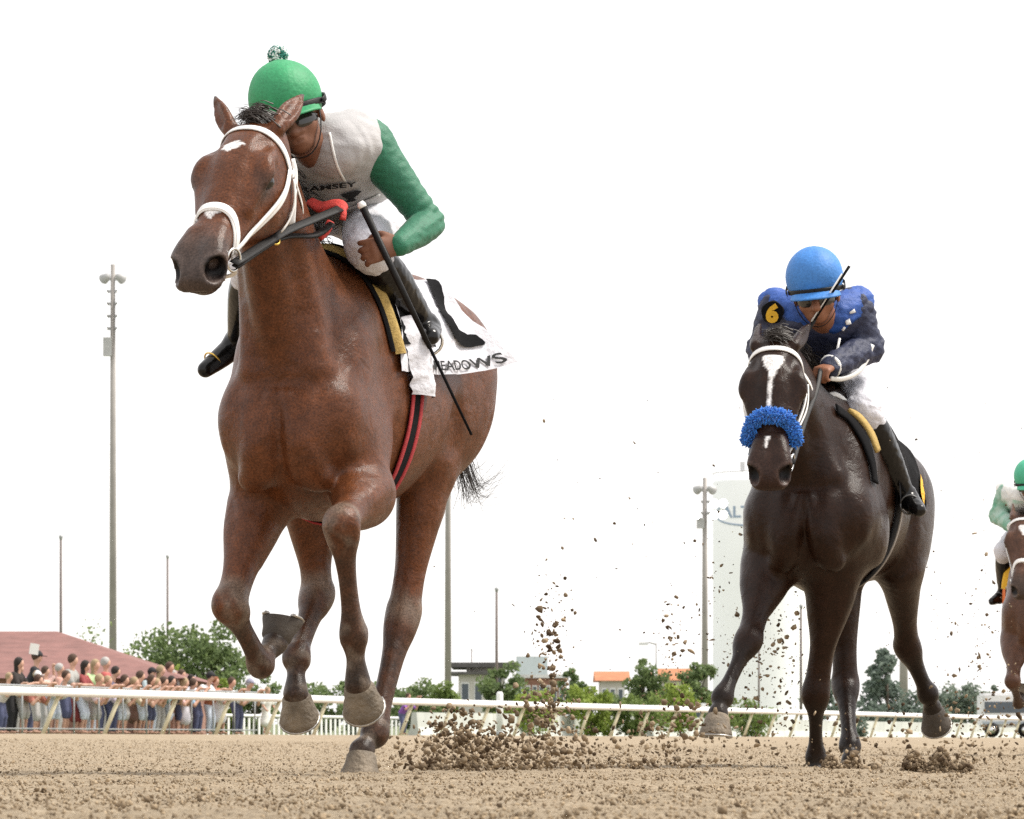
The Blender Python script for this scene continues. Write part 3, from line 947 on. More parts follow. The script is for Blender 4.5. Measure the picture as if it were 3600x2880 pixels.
def hand_ops(w, d, n, s=1., curl=.9, side=1, spread=1.):
    """hand at wrist w, pointing along d, back of the hand along n; fingers curl towards -n; side = +1 thumb along d x n"""
    d = unit(d); n = unit(np.array(n) - d * np.dot(d, n)); l = np.cross(d, n) * side
    P = lambda a, b, c: w + s * (d * a + l * b + n * c)
    ops = [('c', [(*P(-.02, 0, 0), .024*s, .019*s), (*P(.03, 0, .002), .034*s, .018*s), (*P(.075, 0, .004), .040*s, .016*s)], .012, l)]
    for i, (b, L) in enumerate(((.030, .070), (.010, .078), (-.010, .072), (-.029, .058))):
        b2 = b * spread; a0, c0 = .078, .004; pts = [(*P(a0, b, c0), .0102*s)]
        ang = 0.
        for j, fr_ in enumerate((.45, .32, .23)):
            ang += curl * (1.0, 1.25, .8)[j]
            a0 += L * fr_ * math.cos(ang); c0 -= L * fr_ * math.sin(ang)
            pts.append((*P(a0, b + (b2 - b) * (j + 1) / 3, c0), (.0098, .0092, .0082)[j]*s))
        ops.append(('c', pts, .006))
    ops.append(('c', [(*P(.012, .024, -.004), .014*s), (*P(.040, .046, -.016), .0125*s), (*P(.062, .046, -.036), .0108*s), (*P(.078, .034, -.048), .0092*s)], .010))
    return ops

def limb(a, b, c, ra, rb, rc):
    """two straight bones with a joint"""
    return [('c', [(*a, ra), (*b, rb)], .02), ('c', [(*b, rb), (*c, rc)], .02)]

M_SKIN = mat('skin', (.19, .085, .05), .55, .15, 25, .05, 120, spec=.35)
M_SKIN2 = mat('skin_tan', (.26, .11, .06), .55, .15, 25, .05, 120, spec=.35)
M_LENS = mat('goggle_lens', (.025, .022, .02), .12, .2, 10, spec=.7)
M_GREEN = mat('green_silk', (.010, .135, .068), .6, .28, 170, .2, 260, var2=.1, scale2=5, sheen=.1)
M_GCAP = mat('green_cap', (.024, .26, .10), .6, .16, 110, .16, 70, var2=.12, scale2=9)
M_VEST = mat('grey_white_vest', (.42, .41, .41), .85, .1, 30, .2, 160)
M_WSILK = mat('white_breeches', (.64, .64, .69), .8, .05, 20, .25, 90)
M_BOOT = mat('black_boot', (.007, .0065, .0065), .2, .2, 30, .08, 60, spec=.3)
M_BLUE = mat('blue_silk', (.016, .075, .32), .6, .15, 30, .25, 160)
M_NAVY = mat('navy_silk', (.020, .026, .062), .6, .15, 30, .25, 160)
M_BCAP = mat('blue_cap', (.040, .19, .52), .6, .16, 110, .16, 70, var2=.12, scale2=9)
M_WPLAIN = mat('white_trim', (.8, .8, .78), .7, .04, 30)
M_PRINT = mat('black_print', (.007, .007, .008), .8, .1, 60)
M_FLEECE = mat('blue_fleece', (.02, .17, .58), .95, .35, 60, sheen=.3)

# ------------------------------------------------------------------ ground: dirt track with a slight cross fall up to the outer rail, grass bank beyond
RD = unit(np.array([33.3, 111.0])); RO = np.array([-10.9, 95.0]); RN = np.array([-RD[1], RD[0]])   # rail direction, a point on it, normal away from the track
RDIST = float(-(RO @ RN)) * -1
def across(x, y): return x * RN[0] + y * RN[1]
CR = across(*RO)                                   # distance of the rail from the camera line
def ground_z(x, y):
    c = across(x, y)
    z = .26 * sstep(4, CR + 1, c)
    z = z + .9 * sstep(CR + 8, CR + 60, c)
    return z
def rail_pt(s, off=0.): return RO + RD * s + RN * off

def make_ground():
    dep = [2.0]
    while dep[-1] < 120: dep.append(dep[-1] * 1.0050)
    while dep[-1] < 5200: dep.append(dep[-1] * 1.06)
    dep = np.array(dep); n = 460
    an = np.concatenate([np.linspace(-1.2, -.16, 14), np.linspace(-.155, .155, n), np.linspace(.16, 1.2, 14)])
    D, A = np.meshgrid(dep, an, indexing='ij')
    Xg, Yg = D * np.tan(A), D
    Z = ground_z(Xg, Yg)
    P = np.stack([Xg, Yg, Xg * 0], -1).reshape(-1, 3)
    c = across(P[:, 0], P[:, 1])
    w = (1 - sstep(CR + .5, CR + 3, c)) * (1 - sstep(60, 140, P[:, 1]))
    nz = .009 * vnoise(P, 6, 31) + .005 * vnoise(P, 21, 32) + .0036 * vnoise(P, 62, 33) + .0026 * vnoise(P, 150, 34)
    Z = (Z.ravel() + nz * w - .012)
    P[:, 2] = Z
    m = len(an)
    i, j = np.meshgrid(np.arange(len(dep) - 1), np.arange(m - 1), indexing='ij')
    q = (i * m + j).ravel()
    return P, np.stack([q, q + 1, q + m + 1, q + m], 1), c

gP, gQ, gc = make_ground()
M_DIRT, t_, p_ = new_mat('track_dirt')
N = t_.nodes.new; L = t_.links.new
tc = N('ShaderNodeTexCoord')
def ramp(fac, stops):
    r = N('ShaderNodeValToRGB'); L(fac, r.inputs[0])
    while len(r.color_ramp.elements) < len(stops): r.color_ramp.elements.new(.5)
    for e, (p, c) in zip(r.color_ramp.elements, stops): e.position = p; e.color = (*c, 1)
    return r.outputs[0]
def noise(scale, detail=5, rough=.6, vec=None):
    n_ = N('ShaderNodeTexNoise'); n_.inputs['Scale'].default_value = scale; n_.inputs['Detail'].default_value = detail; n_.inputs['Roughness'].default_value = rough
    L(vec or tc.outputs['Object'], n_.inputs['Vector']); return n_.outputs[0]
n1 = noise(38, 8, .75); n2 = noise(1.3, 4)
base = ramp(n1, [(.30, (.14, .108, .073)), (.44, (.285, .230, .160)), (.58, (.385, .322, .235)), (.75, (.51, .445, .345))])
tint = ramp(n2, [(.3, (.86, .84, .82)), (.7, (1.08, 1.04, 1.0))])
ml = N('ShaderNodeMix'); ml.data_type = 'RGBA'; ml.blend_type = 'MULTIPLY'; ml.inputs[0].default_value = 1
L(base, ml.inputs[6]); L(tint, ml.inputs[7])
at_ = N('ShaderNodeAttribute'); at_.attribute_name = 'Col'
gm_ = N('ShaderNodeMix'); gm_.data_type = 'RGBA'
sx = N('ShaderNodeSeparateColor'); L(at_.outputs['Color'], sx.inputs[0]); L(sx.outputs[0], gm_.inputs[0])
L(ml.outputs[2], gm_.inputs[6])
L(ramp(noise(.9, 6), [(.3, (.10, .13, .06)), (.6, (.20, .22, .13)), (.8, (.27, .26, .19))]), gm_.inputs[7])
L(gm_.outputs[2], p_.inputs['Base Color'])
p_.inputs['Roughness'].default_value = .95; p_.inputs['Specular IOR Level'].default_value = .15
bp = N('ShaderNodeBump'); bp.inputs['Strength'].default_value = .9; bp.inputs['Distance'].default_value = .012
L(noise(70, 6, .7), bp.inputs['Height']); L(bp.outputs[0], p_.inputs['Normal'])
gw = sstep(CR + .3, CR + 1.5, gc)
mobj('ground', gP, gQ, M_DIRT, cols=np.stack([gw, gw, gw], 1), kind='structure')

# ------------------------------------------------------------------ outer rail with slanted posts
M_RAIL = mat('white_rail', (.78, .78, .76), .5, .05, 3, .05, 30)
M_POST = mat('cream_post', (.56, .52, .36), .6, .1, 6)
M_GREYM = mat('grey_metal', (.35, .36, .36), .5, .15, 6, metal=.3)
r0 = rail_pt(-22)
rail = empty('track_rail', (r0[0], r0[1], ground_z(*r0)), 0, label='long white outer rail with slanted cream posts along the track', cat='railing')
def rw(s, off, z):
    p = rail_pt(s, off); return np.array([p[0] - r0[0], p[1] - r0[1], z])
mb = MB()
ss_ = np.arange(-22, 300, 3.6)
prof = [(.11, .82), (.13, .90), (.11, .97), (.04, 1.01), (-.05, 1.0), (-.12, .95), (-.14, .89), (-.11, .83)]
V_, Fc_ = [], []
for s in ss_:
    for (o, z) in prof: V_.append(rw(s, o, z))
k = len(prof)
for i in range(len(ss_) - 1):
    for j in range(k): Fc_.append((i*k+j, i*k+(j+1) % k, (i+1)*k+(j+1) % k, (i+1)*k+j))
MB().add(V_, Fc_).obj('rail_beam', M_RAIL, rail)
pm = None
for s in ss_[:78]:
    if pm is None:
        d = RD; b = np.array([d[0], d[1], 0]); a = np.array([RN[0], RN[1], 0])
        mbp = MB(); mbp.tube([-b*.34 + a*.25 + np.array([0, 0, -.06]), -b*.16 + a*.12 + np.array([0, 0, .42]), np.array([0, 0, .84])], [.05, .05, .05], 8)
        pm = mesh_data('post', mbp.V, mbp.F, M_POST)
    o = bpy.data.objects.new('post', pm); col.objects.link(o); o.parent = rail; o.location = rw(s, 0, 0)

# spectators' fence behind the rail
f0 = rail_pt(-20, 2.2)
fen = empty('spectator_fence', (f0[0], f0[1], ground_z(*f0)), 0, label='thin grey metal fence the spectators lean on behind the white rail', cat='fence')
def fw_(s, off, z): p = rail_pt(s, off); return np.array([p[0] - f0[0], p[1] - f0[1], z])
MB().tube([fw_(-20, 2.2, 1.10), fw_(22, 2.2, 1.10)], .03, 8).obj('top_bar', M_GREYM, fen)
MB().tube([fw_(-20, 2.2, .12), fw_(22, 2.2, .12)], .02, 6).obj('bottom_bar', M_GREYM, fen)
for s in np.arange(-20, 22, 1.55):
    MB().tube([fw_(s, 2.2, -.05), fw_(s, 2.2, 1.09)], .022, 6).obj('post', M_GREYM, fen)
# low white picket fence further along
g0 = rail_pt(15, 6)
pk = empty('picket_fence', (g0[0], g0[1], ground_z(*g0)), 0, label='low white picket fence seen under the rail past the last spectators', cat='fence')
def gw_(s, off, z): p = rail_pt(s, off); return np.array([p[0] - g0[0], p[1] - g0[1], z])
MB().tube([gw_(15, 6, .56), gw_(46, 6, .56)], .05, 6).obj('top_board', M_RAIL, pk)
ppm = None
for s in np.arange(15, 46, .42):
    if ppm is None:
        m_ = MB().box((-.07, -.012, -.05), (.07, .012, .50)); ppm = mesh_data('picket', m_.V, m_.F, M_RAIL, smooth=False)
    o = bpy.data.objects.new('picket', ppm); col.objects.link(o); o.parent = pk; o.location = gw_(s, 6, 0); o.rotation_euler = (0, 0, math.atan2(RD[1], RD[0]))

# long low pale barrier behind the rail
h0 = rail_pt(44, 5)
bar = empty('concrete_barrier', (h0[0], h0[1], ground_z(*h0)), 0, label='long low pale concrete barrier seen under the rail towards the right', cat='barrier')
M_BARR = mat('pale_concrete', (.50, .51, .47), .9, .15, .35, .2, 4, var2=.15, scale2=1.6)
hh0 = math.atan2(RD[1], RD[0]); bm0 = None
for s in np.arange(44, 260, 4.02):
    if bm0 is None:
        m_ = MB().add([(0, -.28, -.1), (4, -.28, -.1), (4, .28, -.1), (0, .28, -.1), (0, -.12, .28), (4, -.12, .28), (4, .12, .28), (0, .12, .28), (0, -.08, .74), (4, -.08, .74), (4, .08, .74), (0, .08, .74)],
            [(0,1,5,4), (4,5,9,8), (2,3,7,6), (6,7,11,10), (8,9,10,11), (0,4,7,3), (4,8,11,7), (1,2,6,5), (5,6,10,9)])
        bm0 = mesh_data('barrier_block', m_.V, m_.F, M_BARR, smooth=False)
    o = bpy.data.objects.new('barrier_block', bm0); col.objects.link(o); o.parent = bar
    p = rail_pt(s, 5); o.location = (p[0] - h0[0], p[1] - h0[1], random.uniform(-.02, .02)); o.rotation_euler = (0, 0, hh0 + random.uniform(-.004, .004))

# ------------------------------------------------------------------ spectators
SK = [mat('spectator_skin', (.56, .33, .24), .6, .1, 12), mat('spectator_skin_red', (.52, .27, .19), .6, .1, 12)]
_mc = {}
def cm(c):
    c = tuple(c)
    if c not in _mc: _mc[c] = mat('fabric', c, .85, .15, 9)
    return _mc[c]
def spectator(px, py, s_off, label, shirt, legs, hair, pose='lean', skirt=False, cap=None, scale=1., h=.03, skin=0, depth=None):
    """py = photo row of the middle of the head"""
    # stand behind the fence on the sight line of column px
    u = (px - CX) / F
    t = (CR + s_off) / (u * RN[0] + RN[1]); d = t if depth is None else depth
    x, y = u * d, d; z0 = float(ground_z(x, y))
    hz = CAMZ + (HY - py) / F * d - z0                 # height of the head centre
    ht = max(.95, min(1.95, hz + .12)); k = ht / 1.75
    if pose == 'bend': k = 1.0
    th = math.atan2(-RN[1], -RN[0]) + random.uniform(-.35, .35)
    root = empty('person', (x, y, z0), th, label=label, cat='person', group='spectators behind the rail')
    lean = {'lean': .16, 'bend': .34, 'up': .02, 'stand': .03}[pose]
    hd = np.array([lean * 1.15, 0, (hz if pose == 'bend' else 1.63 * k)])
    ch = np.array([lean * .75, 0, hd[2] - .40 * k]); pv = np.array([-.02 - lean * .2, 0, .95 * k])
    fz = .045
    sh = lambda q: ch + np.array([0, q * .21 * k, .12 * k])
    arms = []
    for q in (1, -1):
        if pose in ('lean', 'bend'): el, wr = sh(q) + np.array([.16, q*.13, -.27*k]), np.array([lean + .42, q*.05, 1.17])
        elif pose == 'up' and q == 1: el, wr = sh(q) + np.array([.10, q*.10, .16]), sh(q) + np.array([.12, -.02, .42])
        else: el, wr = sh(q) + np.array([.02, q*.08, -.27*k]), sh(q) + np.array([.14, q*.06, -.46*k])
        arms.append((sh(q), el, wr))
    ops = [('e', hd, (.105*k, .092*k, .128*k), .02), ('e', hd + np.array([.07, 0, -.02])*k, (.03*k, .018*k, .03*k), .03),
           ('c', [(*hd, .05*k), (*ch, .07*k)], .03), ('c', [(*ch, .15*k, .09*k), (*pv, .14*k, .10*k)], .04, (0, 1, 0))]
    for (a, b, c) in arms: ops += limb(a, b, c, .055*k, .046*k, .038*k) + [('e', c + np.array([.03, 0, 0]), (.06*k, .045*k, .035*k), .02)]
    for q in (1, -1):
        hp_ = pv + np.array([0, q*.09*k, -.04]); kn = np.array([.02, q*.10*k, .50*k]); ft = np.array([-.03, q*.11*k, .07])
        ops += limb(hp_, kn, ft, .075*k, .052*k, .036*k) + [('c', [(*(ft - np.array([0, 0, .02])), .04*k), (*(ft + np.array([.15, 0, -.03])), .03*k)], .02)]
    V, Q = limb_mesh(ops, h, 1); mobj('body', V, Q, SK[skin], root)
    ops = [('c', [(*(ch + np.array([0, 0, .10*k])), .16*k, .10*k), (*ch, .225*k, .135*k), (*lerp(ch, pv, .5), .20*k, .135*k), (*lerp(ch, pv, .95), .20*k, .135*k)], .03, (0, 1, 0))]
    for (a, b, c) in arms: ops += [('c', [(*a, .088*k), (*lerp(a, b, .75), .074*k)], .03)]
    if skirt: ops += [('c', [(*pv, .17*k, .13*k), (*(pv + np.array([0, 0, -.25])), .20*k, .17*k), (*(pv + np.array([0, 0, -.5*k])), .25*k, .20*k)], .04, (0, 1, 0))]
    V, Q = limb_mesh(ops, h, 1); mobj('dress' if skirt else 'shirt', V, Q, cm(shirt), root)
    if not skirt:
        ops = [('c', [(*pv, .16*k, .12*k), (*(pv + np.array([0, 0, -.10])), .155*k, .12*k)], .03, (0, 1, 0))]
        for q in (1, -1):
            hp_ = pv + np.array([0, q*.085*k, -.06]); kn = np.array([.02, q*.10*k, .50*k]); ft = np.array([-.02, q*.11*k, .12])
            ops += limb(hp_, kn, lerp(kn, ft, .25 if legs[1] else 1.), .115*k, .09*k, .075*k)
        V, Q = limb_mesh(ops, h, 1); mobj('shorts' if legs[1] else 'trousers', V, Q, cm(legs[0]), root)
    if hair is not None:
        ops = [('e', hd + np.array([-.018, 0, .028])*k, (.114*k, .106*k, .122*k), .02), ('-e', hd + np.array([.125, 0, -.05])*k, (.095*k, .085*k, .115*k), .02)]
        if hair[1]: ops += [('c', [(*(hd + np.array([-.05, 0, 0])*k), .085*k), (*(hd + np.array([-.06, 0, -.22])*k), .07*k)], .03), ('-e', hd + np.array([.11, 0, -.07])*k, (.085*k, .07*k, .13*k), .02)]
        V, Q = limb_mesh(ops, h * .7, 1); mobj('hair', V, Q, cm(hair[0]), root)
    if cap is not None:
        mb = dome(hd + np.array([-.005, 0, .02])*k, (0, 0, 1), (1, 0, 0), (.112*k, .126*k, .128*k), .0, 14, 6)
        mb.add([hd + k*np.array(v) for v in ((.05, .08, .035), (.05, -.08, .035), (.20, -.05, .02), (.20, .05, .02), (.05, .08, .02), (.05, -.08, .02), (.20, -.05, .005), (.20, .05, .005))], [(0,1,2,3),(7,6,5,4),(0,3,7,4),(3,2,6,7),(2,1,5,6)])
        mb.obj('cap', cm(cap), root)
    return root
K_, W_, NV, GR, LT = (.02, .02, .023), (.75, .75, .75), (.08, .09, .17), (.42, .41, .40), (.58, .64, .75)
BR, BL, GY, DK = (.07, .04, .026), (.34, .25, .15), (.40, .38, .36), (.025, .018, .015)
EXTRA = [
 (66, 2352, 4.4, 'auburn haired spectator in mauve shirt between the two in black', (.42, .28, .40), (GR, 0), ((.22, .08, .04), 0), 'stand', False, None),
 (84, 2392, 2.7, 'short spectator in brick red shirt in front of the tall man', (.42, .16, .12), (GR, 1), (BR, 0), 'bend', False, None),
 (190, 2378, 2.8, 'spectator in white tank top right of the raised arm', (.72, .70, .70), (LT, 1), (BR, 0), 'bend', False, None),
 (206, 2352, 4.3, 'spectator in salmon shirt half hidden behind the grey shirt', (.58, .32, .26), (GR, 0), (GY, 0), 'stand', False, None),
 (296, 2390, 2.7, 'small spectator in white and pink between red dress and green top', (.66, .52, .54), (LT, 1), (BL, 0), 'bend', False, None),
 (334, 2396, 2.7, 'spectator in lavender top leaning low beside the navy shirt', (.52, .48, .62), (GR, 1), (BL, 0), 'bend', False, None),
 (392, 2392, 2.8, 'spectator in dark brown shirt left of the white shirt', (.12, .07, .05), (NV, 0), (BR, 0), 'bend', False, None),
 (424, 2400, 2.7, 'low leaning spectator in cream top', (.62, .56, .44), (LT, 1), (BL, 0), 'bend', False, None),
 (528, 2398, 2.7, 'spectator in teal top leaning low between two taller ones', (.14, .34, .34), (NV, 1), (BR, 0), 'bend', False, None),
 (560, 2396, 2.8, 'spectator in charcoal shirt in front of the sunglasses wearer', (.10, .10, .11), (GR, 0), (DK, 0), 'bend', False, None),
 (596, 2402, 2.7, 'spectator in pale pink top in front of the orange shirt', (.66, .46, .46), (LT, 1), (BL, 1), 'bend', False, None),
 (626, 2404, 2.7, 'spectator in sky blue shirt leaning low', (.30, .46, .62), (NV, 1), (BR, 0), 'bend', False, None),
 (672, 2400, 3.6, 'spectator in maroon shirt between striped dress and white shirt', (.24, .05, .06), (GR, 0), (BR, 0), 'stand', False, None),
 (500, 2404, 2.7, 'low leaning spectator in peach top beside the brown dress', (.64, .44, .34), (LT, 1), (BL, 0), 'bend', False, None)]
SP = [
 (8, 2385, 2.9, 'spectator in pale top cut off by the left edge', (.66, .6, .6), (NV, 0), (BL, 0), 'lean', False, None),
 (42, 2332, 2.9, 'long dark haired spectator in black jacket near the left edge', DK, (K_, 0), (DK, 1), 'lean', False, None),
 (104, 2308, 3.1, 'tall spectator in black shirt and dark cap', K_, (NV, 0), (BR, 0), 'lean', False, K_),
 (126, 2378, 2.8, 'small spectator in turquoise shirt and white cap', (.10, .50, .60), (GR, 1), (BL, 0), 'stand', False, W_),
 (158, 2362, 3.3, 'spectator with one bare arm raised holding a phone', (.62, .42, .38), (GR, 0), (BR, 0), 'up', False, None),
 (232, 2320, 3.0, 'spectator in loose grey shirt leaning on the fence', (.34, .34, .32), (NV, 1), (BR, 0), 'lean', False, None),
 (276, 2342, 2.9, 'spectator in dark red dress with dark hair', (.26, .05, .05), (K_, 0), (DK, 1), 'lean', True, None),
 (316, 2338, 2.9, 'blond spectator in pale green top', (.42, .58, .30), (LT, 0), (BL, 1), 'lean', False, None),
 (352, 2362, 3.0, 'dark haired spectator in navy shirt bending over the fence', NV, (NV, 0), (DK, 0), 'bend', False, None),
 (368, 2330, 4.0, 'grey haired spectator in red shirt behind the navy one', (.45, .10, .09), (GR, 0), (GY, 0), 'stand', False, None),
 (410, 2372, 4.2, 'spectator with sunburnt face in tan shirt further back', (.50, .36, .26), (GR, 0), (BR, 0), 'stand', False, None),
 (440, 2378, 2.9, 'spectator in plain white shirt leaning forward', W_, (GR, 1), (BR, 0), 'bend', False, None),
 (462, 2362, 4.4, 'fair haired spectator in pink shirt in the back row', (.60, .36, .36), (GR, 0), (BL, 0), 'stand', False, None),
 (484, 2392, 2.8, 'spectator in brown dress with brown hair', (.18, .10, .08), (K_, 0), (BR, 1), 'bend', True, None),
 (514, 2366, 3.1, 'spectator in pale blue grey shirt and black cap', (.40, .48, .50), (NV, 0), (DK, 0), 'lean', False, K_),
 (542, 2358, 2.9, 'blond spectator in white top with bare shoulders', (.70, .66, .62), (LT, 0), (BL, 1), 'lean', False, None),
 (578, 2346, 3.2, 'tall spectator in white shirt and sunglasses', W_, (NV, 0), (BR, 0), 'lean', False, None),
 (606, 2374, 3.9, 'balding spectator in orange shirt in the back row', (.60, .25, .12), (GR, 0), (GY, 0), 'stand', False, None),
 (636, 2372, 4.3, 'spectator in coral shirt half hidden in the back row', (.58, .22, .18), (GR, 0), (BR, 0), 'stand', False, None),
 (652, 2390, 2.8, 'black haired spectator in white striped dress', (.62, .60, .66), (K_, 0), (DK, 1), 'lean', True, None),
 (694, 2380, 3.0, 'spectator in bright white shirt and black cap near the end of the row', (.8, .8, .8), (NV, 0), (DK, 0), 'bend', False, K_),
 (740, 2398, 2.9, 'red haired spectator with folded arms in rust top', (.40, .14, .08), (LT, 0), ((.25, .09, .04), 0), 'lean', False, None),
 (776, 2400, 2.8, 'spectator in wide white dress near the end of the row', (.74, .73, .76), (W_, 0), (BR, 0), 'bend', True, None),
 (836, 2404, 2.9, 'grey capped spectator last in the leaning row', (.34, .36, .40), (NV, 0), (GY, 0), 'bend', False, (.30, .30, .38)),
 *EXTRA,
 (938, 2432, 3.6, 'child in long white dress standing apart from the crowd', (.74, .74, .70), (W_, 0), (BL, 0), 'stand', True, None),
 (1418, 2452, 3.6, 'distant spectator in purple shirt behind the rail', (.24, .09, .38), (NV, 0), (BR, 0), 'lean', False, None)]
for a in SP: spectator(*a[:3], a[3], a[4], a[5], a[6], a[7], a[8], a[9])
# phone in the raised hand and bottles are too small to tell; a white board held up behind the tall man
o_ = at(120, 2282, 98.5)
mb = MB().box((-.10, -.01, -.12), (.10, .01, .12)); bo = mb.obj('paper_sheet', M_WPLAIN, None, smooth=False, label='white paper sheet held up behind the man in the dark cap', cat='paper')
bo.location = tuple(o_); bo.rotation_euler = (0, .15, 0)
# ------------------------------------------------------------------ trees and bushes
M_BARK = mat('bark', (.10, .08, .06), .9, .3, 6, .4, 20)
def leaf_mat(name, c, c2):
    m = mat(name, c, .6, .25, 3, spec=.3, hue=c2, vcol=False)
    t = m.node_tree; p = t.nodes['Principled BSDF']; out = [n for n in t.nodes if n.type == 'OUTPUT_MATERIAL'][0]
    tr = t.nodes.new('ShaderNodeBsdfTranslucent'); mx_ = t.nodes.new('ShaderNodeMixShader'); mx_.inputs[0].default_value = .4
    t.links.new(p.inputs['Base Color'].links[0].from_socket, tr.inputs[0])
    t.links.new(p.outputs[0], mx_.inputs[1]); t.links.new(tr.outputs[0], mx_.inputs[2]); t.links.new(mx_.outputs[0], out.inputs[0])
    return m
LM = {'dark': leaf_mat('leaf_dark', (.16, .225, .095), (.20, .255, .10)), 'mid': leaf_mat('leaf_mid', (.17, .24, .07), (.22, .28, .08)),
      'bright': leaf_mat('leaf_bright', (.25, .33, .065), (.31, .38, .09)), 'blue': leaf_mat('leaf_blue', (.17, .22, .18), (.20, .245, .195)),
      'pale': leaf_mat('leaf_haze_tint', (.20, .25, .20), (.25, .29, .23))}  # pale leaves: distance haze on the right-hand trees is put into their colour
def tree(px, depth, top, width_px, label, kind='dark', n=1500, cone=False, leaf=.16, name='tree', sparse=0., cat='tree', group='trees and bushes beyond the rail', low=0.):
    g = np.random.default_rng(int(px * 7 + top))
    x, y, _ = at(px, 0, depth); z0 = float(ground_z(x, y)) - .1
    H = CAMZ + (HY - top) / F * depth - z0; W = width_px / F * depth / 2
    root = empty(name, (x, y, z0), 0, label=label, cat=cat, group=group)
    tr = MB(); th = H * (.45 if not cone else .92)
    tr.tube([(0, 0, -.2), (.03*W, 0, th*.5), (-.02*W, .02*W, th)], [max(.05, H*.022), H*.016, H*.008], 7)
    clumps = []
    bushy = name == 'bush'
    zc0, rz = (.46 * H, .54 * H) if bushy else ((.58 + low) * H, .42 * H)
    nb = 34
    for i in range(nb):
        a = g.uniform(0, 6.28)
        if cone:
            t = g.uniform(0, 1) ** 1.3; r = W * (1 - t) ** .75 * g.uniform(.35, .95); zc = H * (.05 + .9 * t); cr = W * (.30 * (1 - t) + .10)
            c = np.array([r * math.cos(a), r * math.sin(a), zc])
        else:
            d = unit(g.normal(size=3)); q = g.uniform(.35, .85)
            cr = W * g.uniform(.20, .36); c = np.array([0, 0, zc0]) + d * np.array([W, W, rz]) * q * (1 + .15 * g.normal())
            c[2] = min(max(c[2], .12 * H), H - cr * .7)
        clumps.append((c, cr))
        if i % 2 == 0: tr.tube([(0, 0, min(c[2] * .75, th * .95)), c * [.5, .5, .9], c], [H*.009, H*.006, H*.003], 5)
    tr.obj('trunk', M_BARK, root)
    n = int(n * 1.5)
    k = g.integers(len(clumps), size=n)
    C = np.array([c for c, _ in clumps])[k]; R = np.array([r for _, r in clumps])[k]
    d = g.normal(size=(n, 3)); d /= np.linalg.norm(d, axis=1, keepdims=True)
    p = C + d * (R * g.uniform(.35, 1.08, n))[:, None] * np.array([1, 1, .82]) + g.normal(size=(n, 3)) * sparse * W * .2
    p[:, 2] = np.where(p[:, 2] < .05, g.uniform(.05, .6, n), p[:, 2])
    u = g.normal(size=(n, 3)); u /= np.linalg.norm(u, axis=1, keepdims=True)
    v = np.cross(u, g.normal(size=(n, 3))); v /= np.linalg.norm(v, axis=1, keepdims=True)
    s_ = (leaf * g.uniform(.55, 1.3, n))[:, None]
    V = np.stack([p - u*s_*.5, p + v*s_*.32, p + u*s_*.55, p - v*s_*.32], 1).reshape(-1, 3)
    Fc = np.arange(n * 4).reshape(n, 4)
    mobj('crown', V, Fc, LM[kind], root, smooth=False)
    return root
T = [
 (690, 175, 2165, 420, 'large round green tree behind the spectators left of the bay horse', 'dark', 5200, False, .20),
 (520, 210, 2215, 260, 'thin leafy tree beside the tall left light pole', 'mid', 1100, False, .22, 'tree', .5),
 (300, 230, 2190, 360, 'sparse twiggy tree rising behind the red roof', 'mid', 700, False, .22, 'tree', .6),
 (640, 128, 2310, 200, 'bright green bush just behind the last spectators', 'bright', 2600, False, .13),
 (780, 128, 2345, 190, 'yellowish green bush right of the last spectators', 'bright', 2400, False, .13),
 (905, 140, 2360, 170, 'dark green rounded bush behind the child in white', 'dark', 2000, False, .14),
 (1090, 150, 2372, 230, 'dark hedge bush between the legs of the bay horse', 'dark', 2600, False, .15),
 (1260, 150, 2378, 220, 'clipped green hedge bush behind the hind leg of the bay horse', 'dark', 2400, False, .15),
 (1440, 160, 2355, 210, 'green hedge bush left of the second light pole', 'dark', 2600, False, .15),
 (1570, 165, 2372, 170, 'green hedge bush at the foot of the second light pole', 'mid', 2000, False, .15),
 (1755, 200, 2322, 190, 'round dark tree in front of the flat dark roof', 'dark', 2600, False, .19),
 (1850, 150, 2398, 230, 'low yellow green bush behind the kicked up dirt', 'bright', 1800, False, .14),
 (2010, 210, 2328, 110, 'slim dark tree left of the orange roofed house', 'dark', 1500, False, .19),
 (2075, 155, 2382, 210, 'bright green bush in front of the orange roofed house', 'bright', 2600, False, .14),
 (2160, 180, 2400, 110, 'small dark shrub below the orange roof', 'dark', 900, False, .15),
 (2262, 230, 2298, 170, 'tall dark tree beside the white lamp', 'dark', 2600, False, .21),
 (2240, 155, 2420, 240, 'low green bush under the tall dark tree', 'mid', 2600, False, .14),
 (2390, 165, 2388, 190, 'mid green bush left of the third light pole', 'bright', 2200, False, .15),
 (2455, 240, 2285, 150, 'dark tree partly behind the third light pole', 'dark', 2200, False, .22),
 (2530, 170, 2412, 130, 'small green bush at the foot of the white tower', 'mid', 1400, False, .15),
 (2640, 175, 2452, 220, 'low dark green bush before the white tower', 'mid', 1400, False, .14),
 (2890, 250, 2340, 120, 'dark tree seen between the legs of the dark horse', 'blue', 1500, False, .22),
 (3115, 230, 2258, 320, 'large blue green spruce behind the dark horse', 'blue', 4200, True, .26),
 (2980, 200, 2440, 160, 'low hedge behind the hind legs of the dark horse', 'blue', 1300, False, .18),
 (3375, 260, 2392, 200, 'pale green haze-tinted tree at the right', 'pale', 2600, False, .24),
 (3290, 250, 2418, 130, 'pale shrub right of the spruce', 'pale', 1200, False, .22),
 (3490, 300, 2398, 60, 'small pale tree above the white trailer', 'pale', 700, False, .24)]
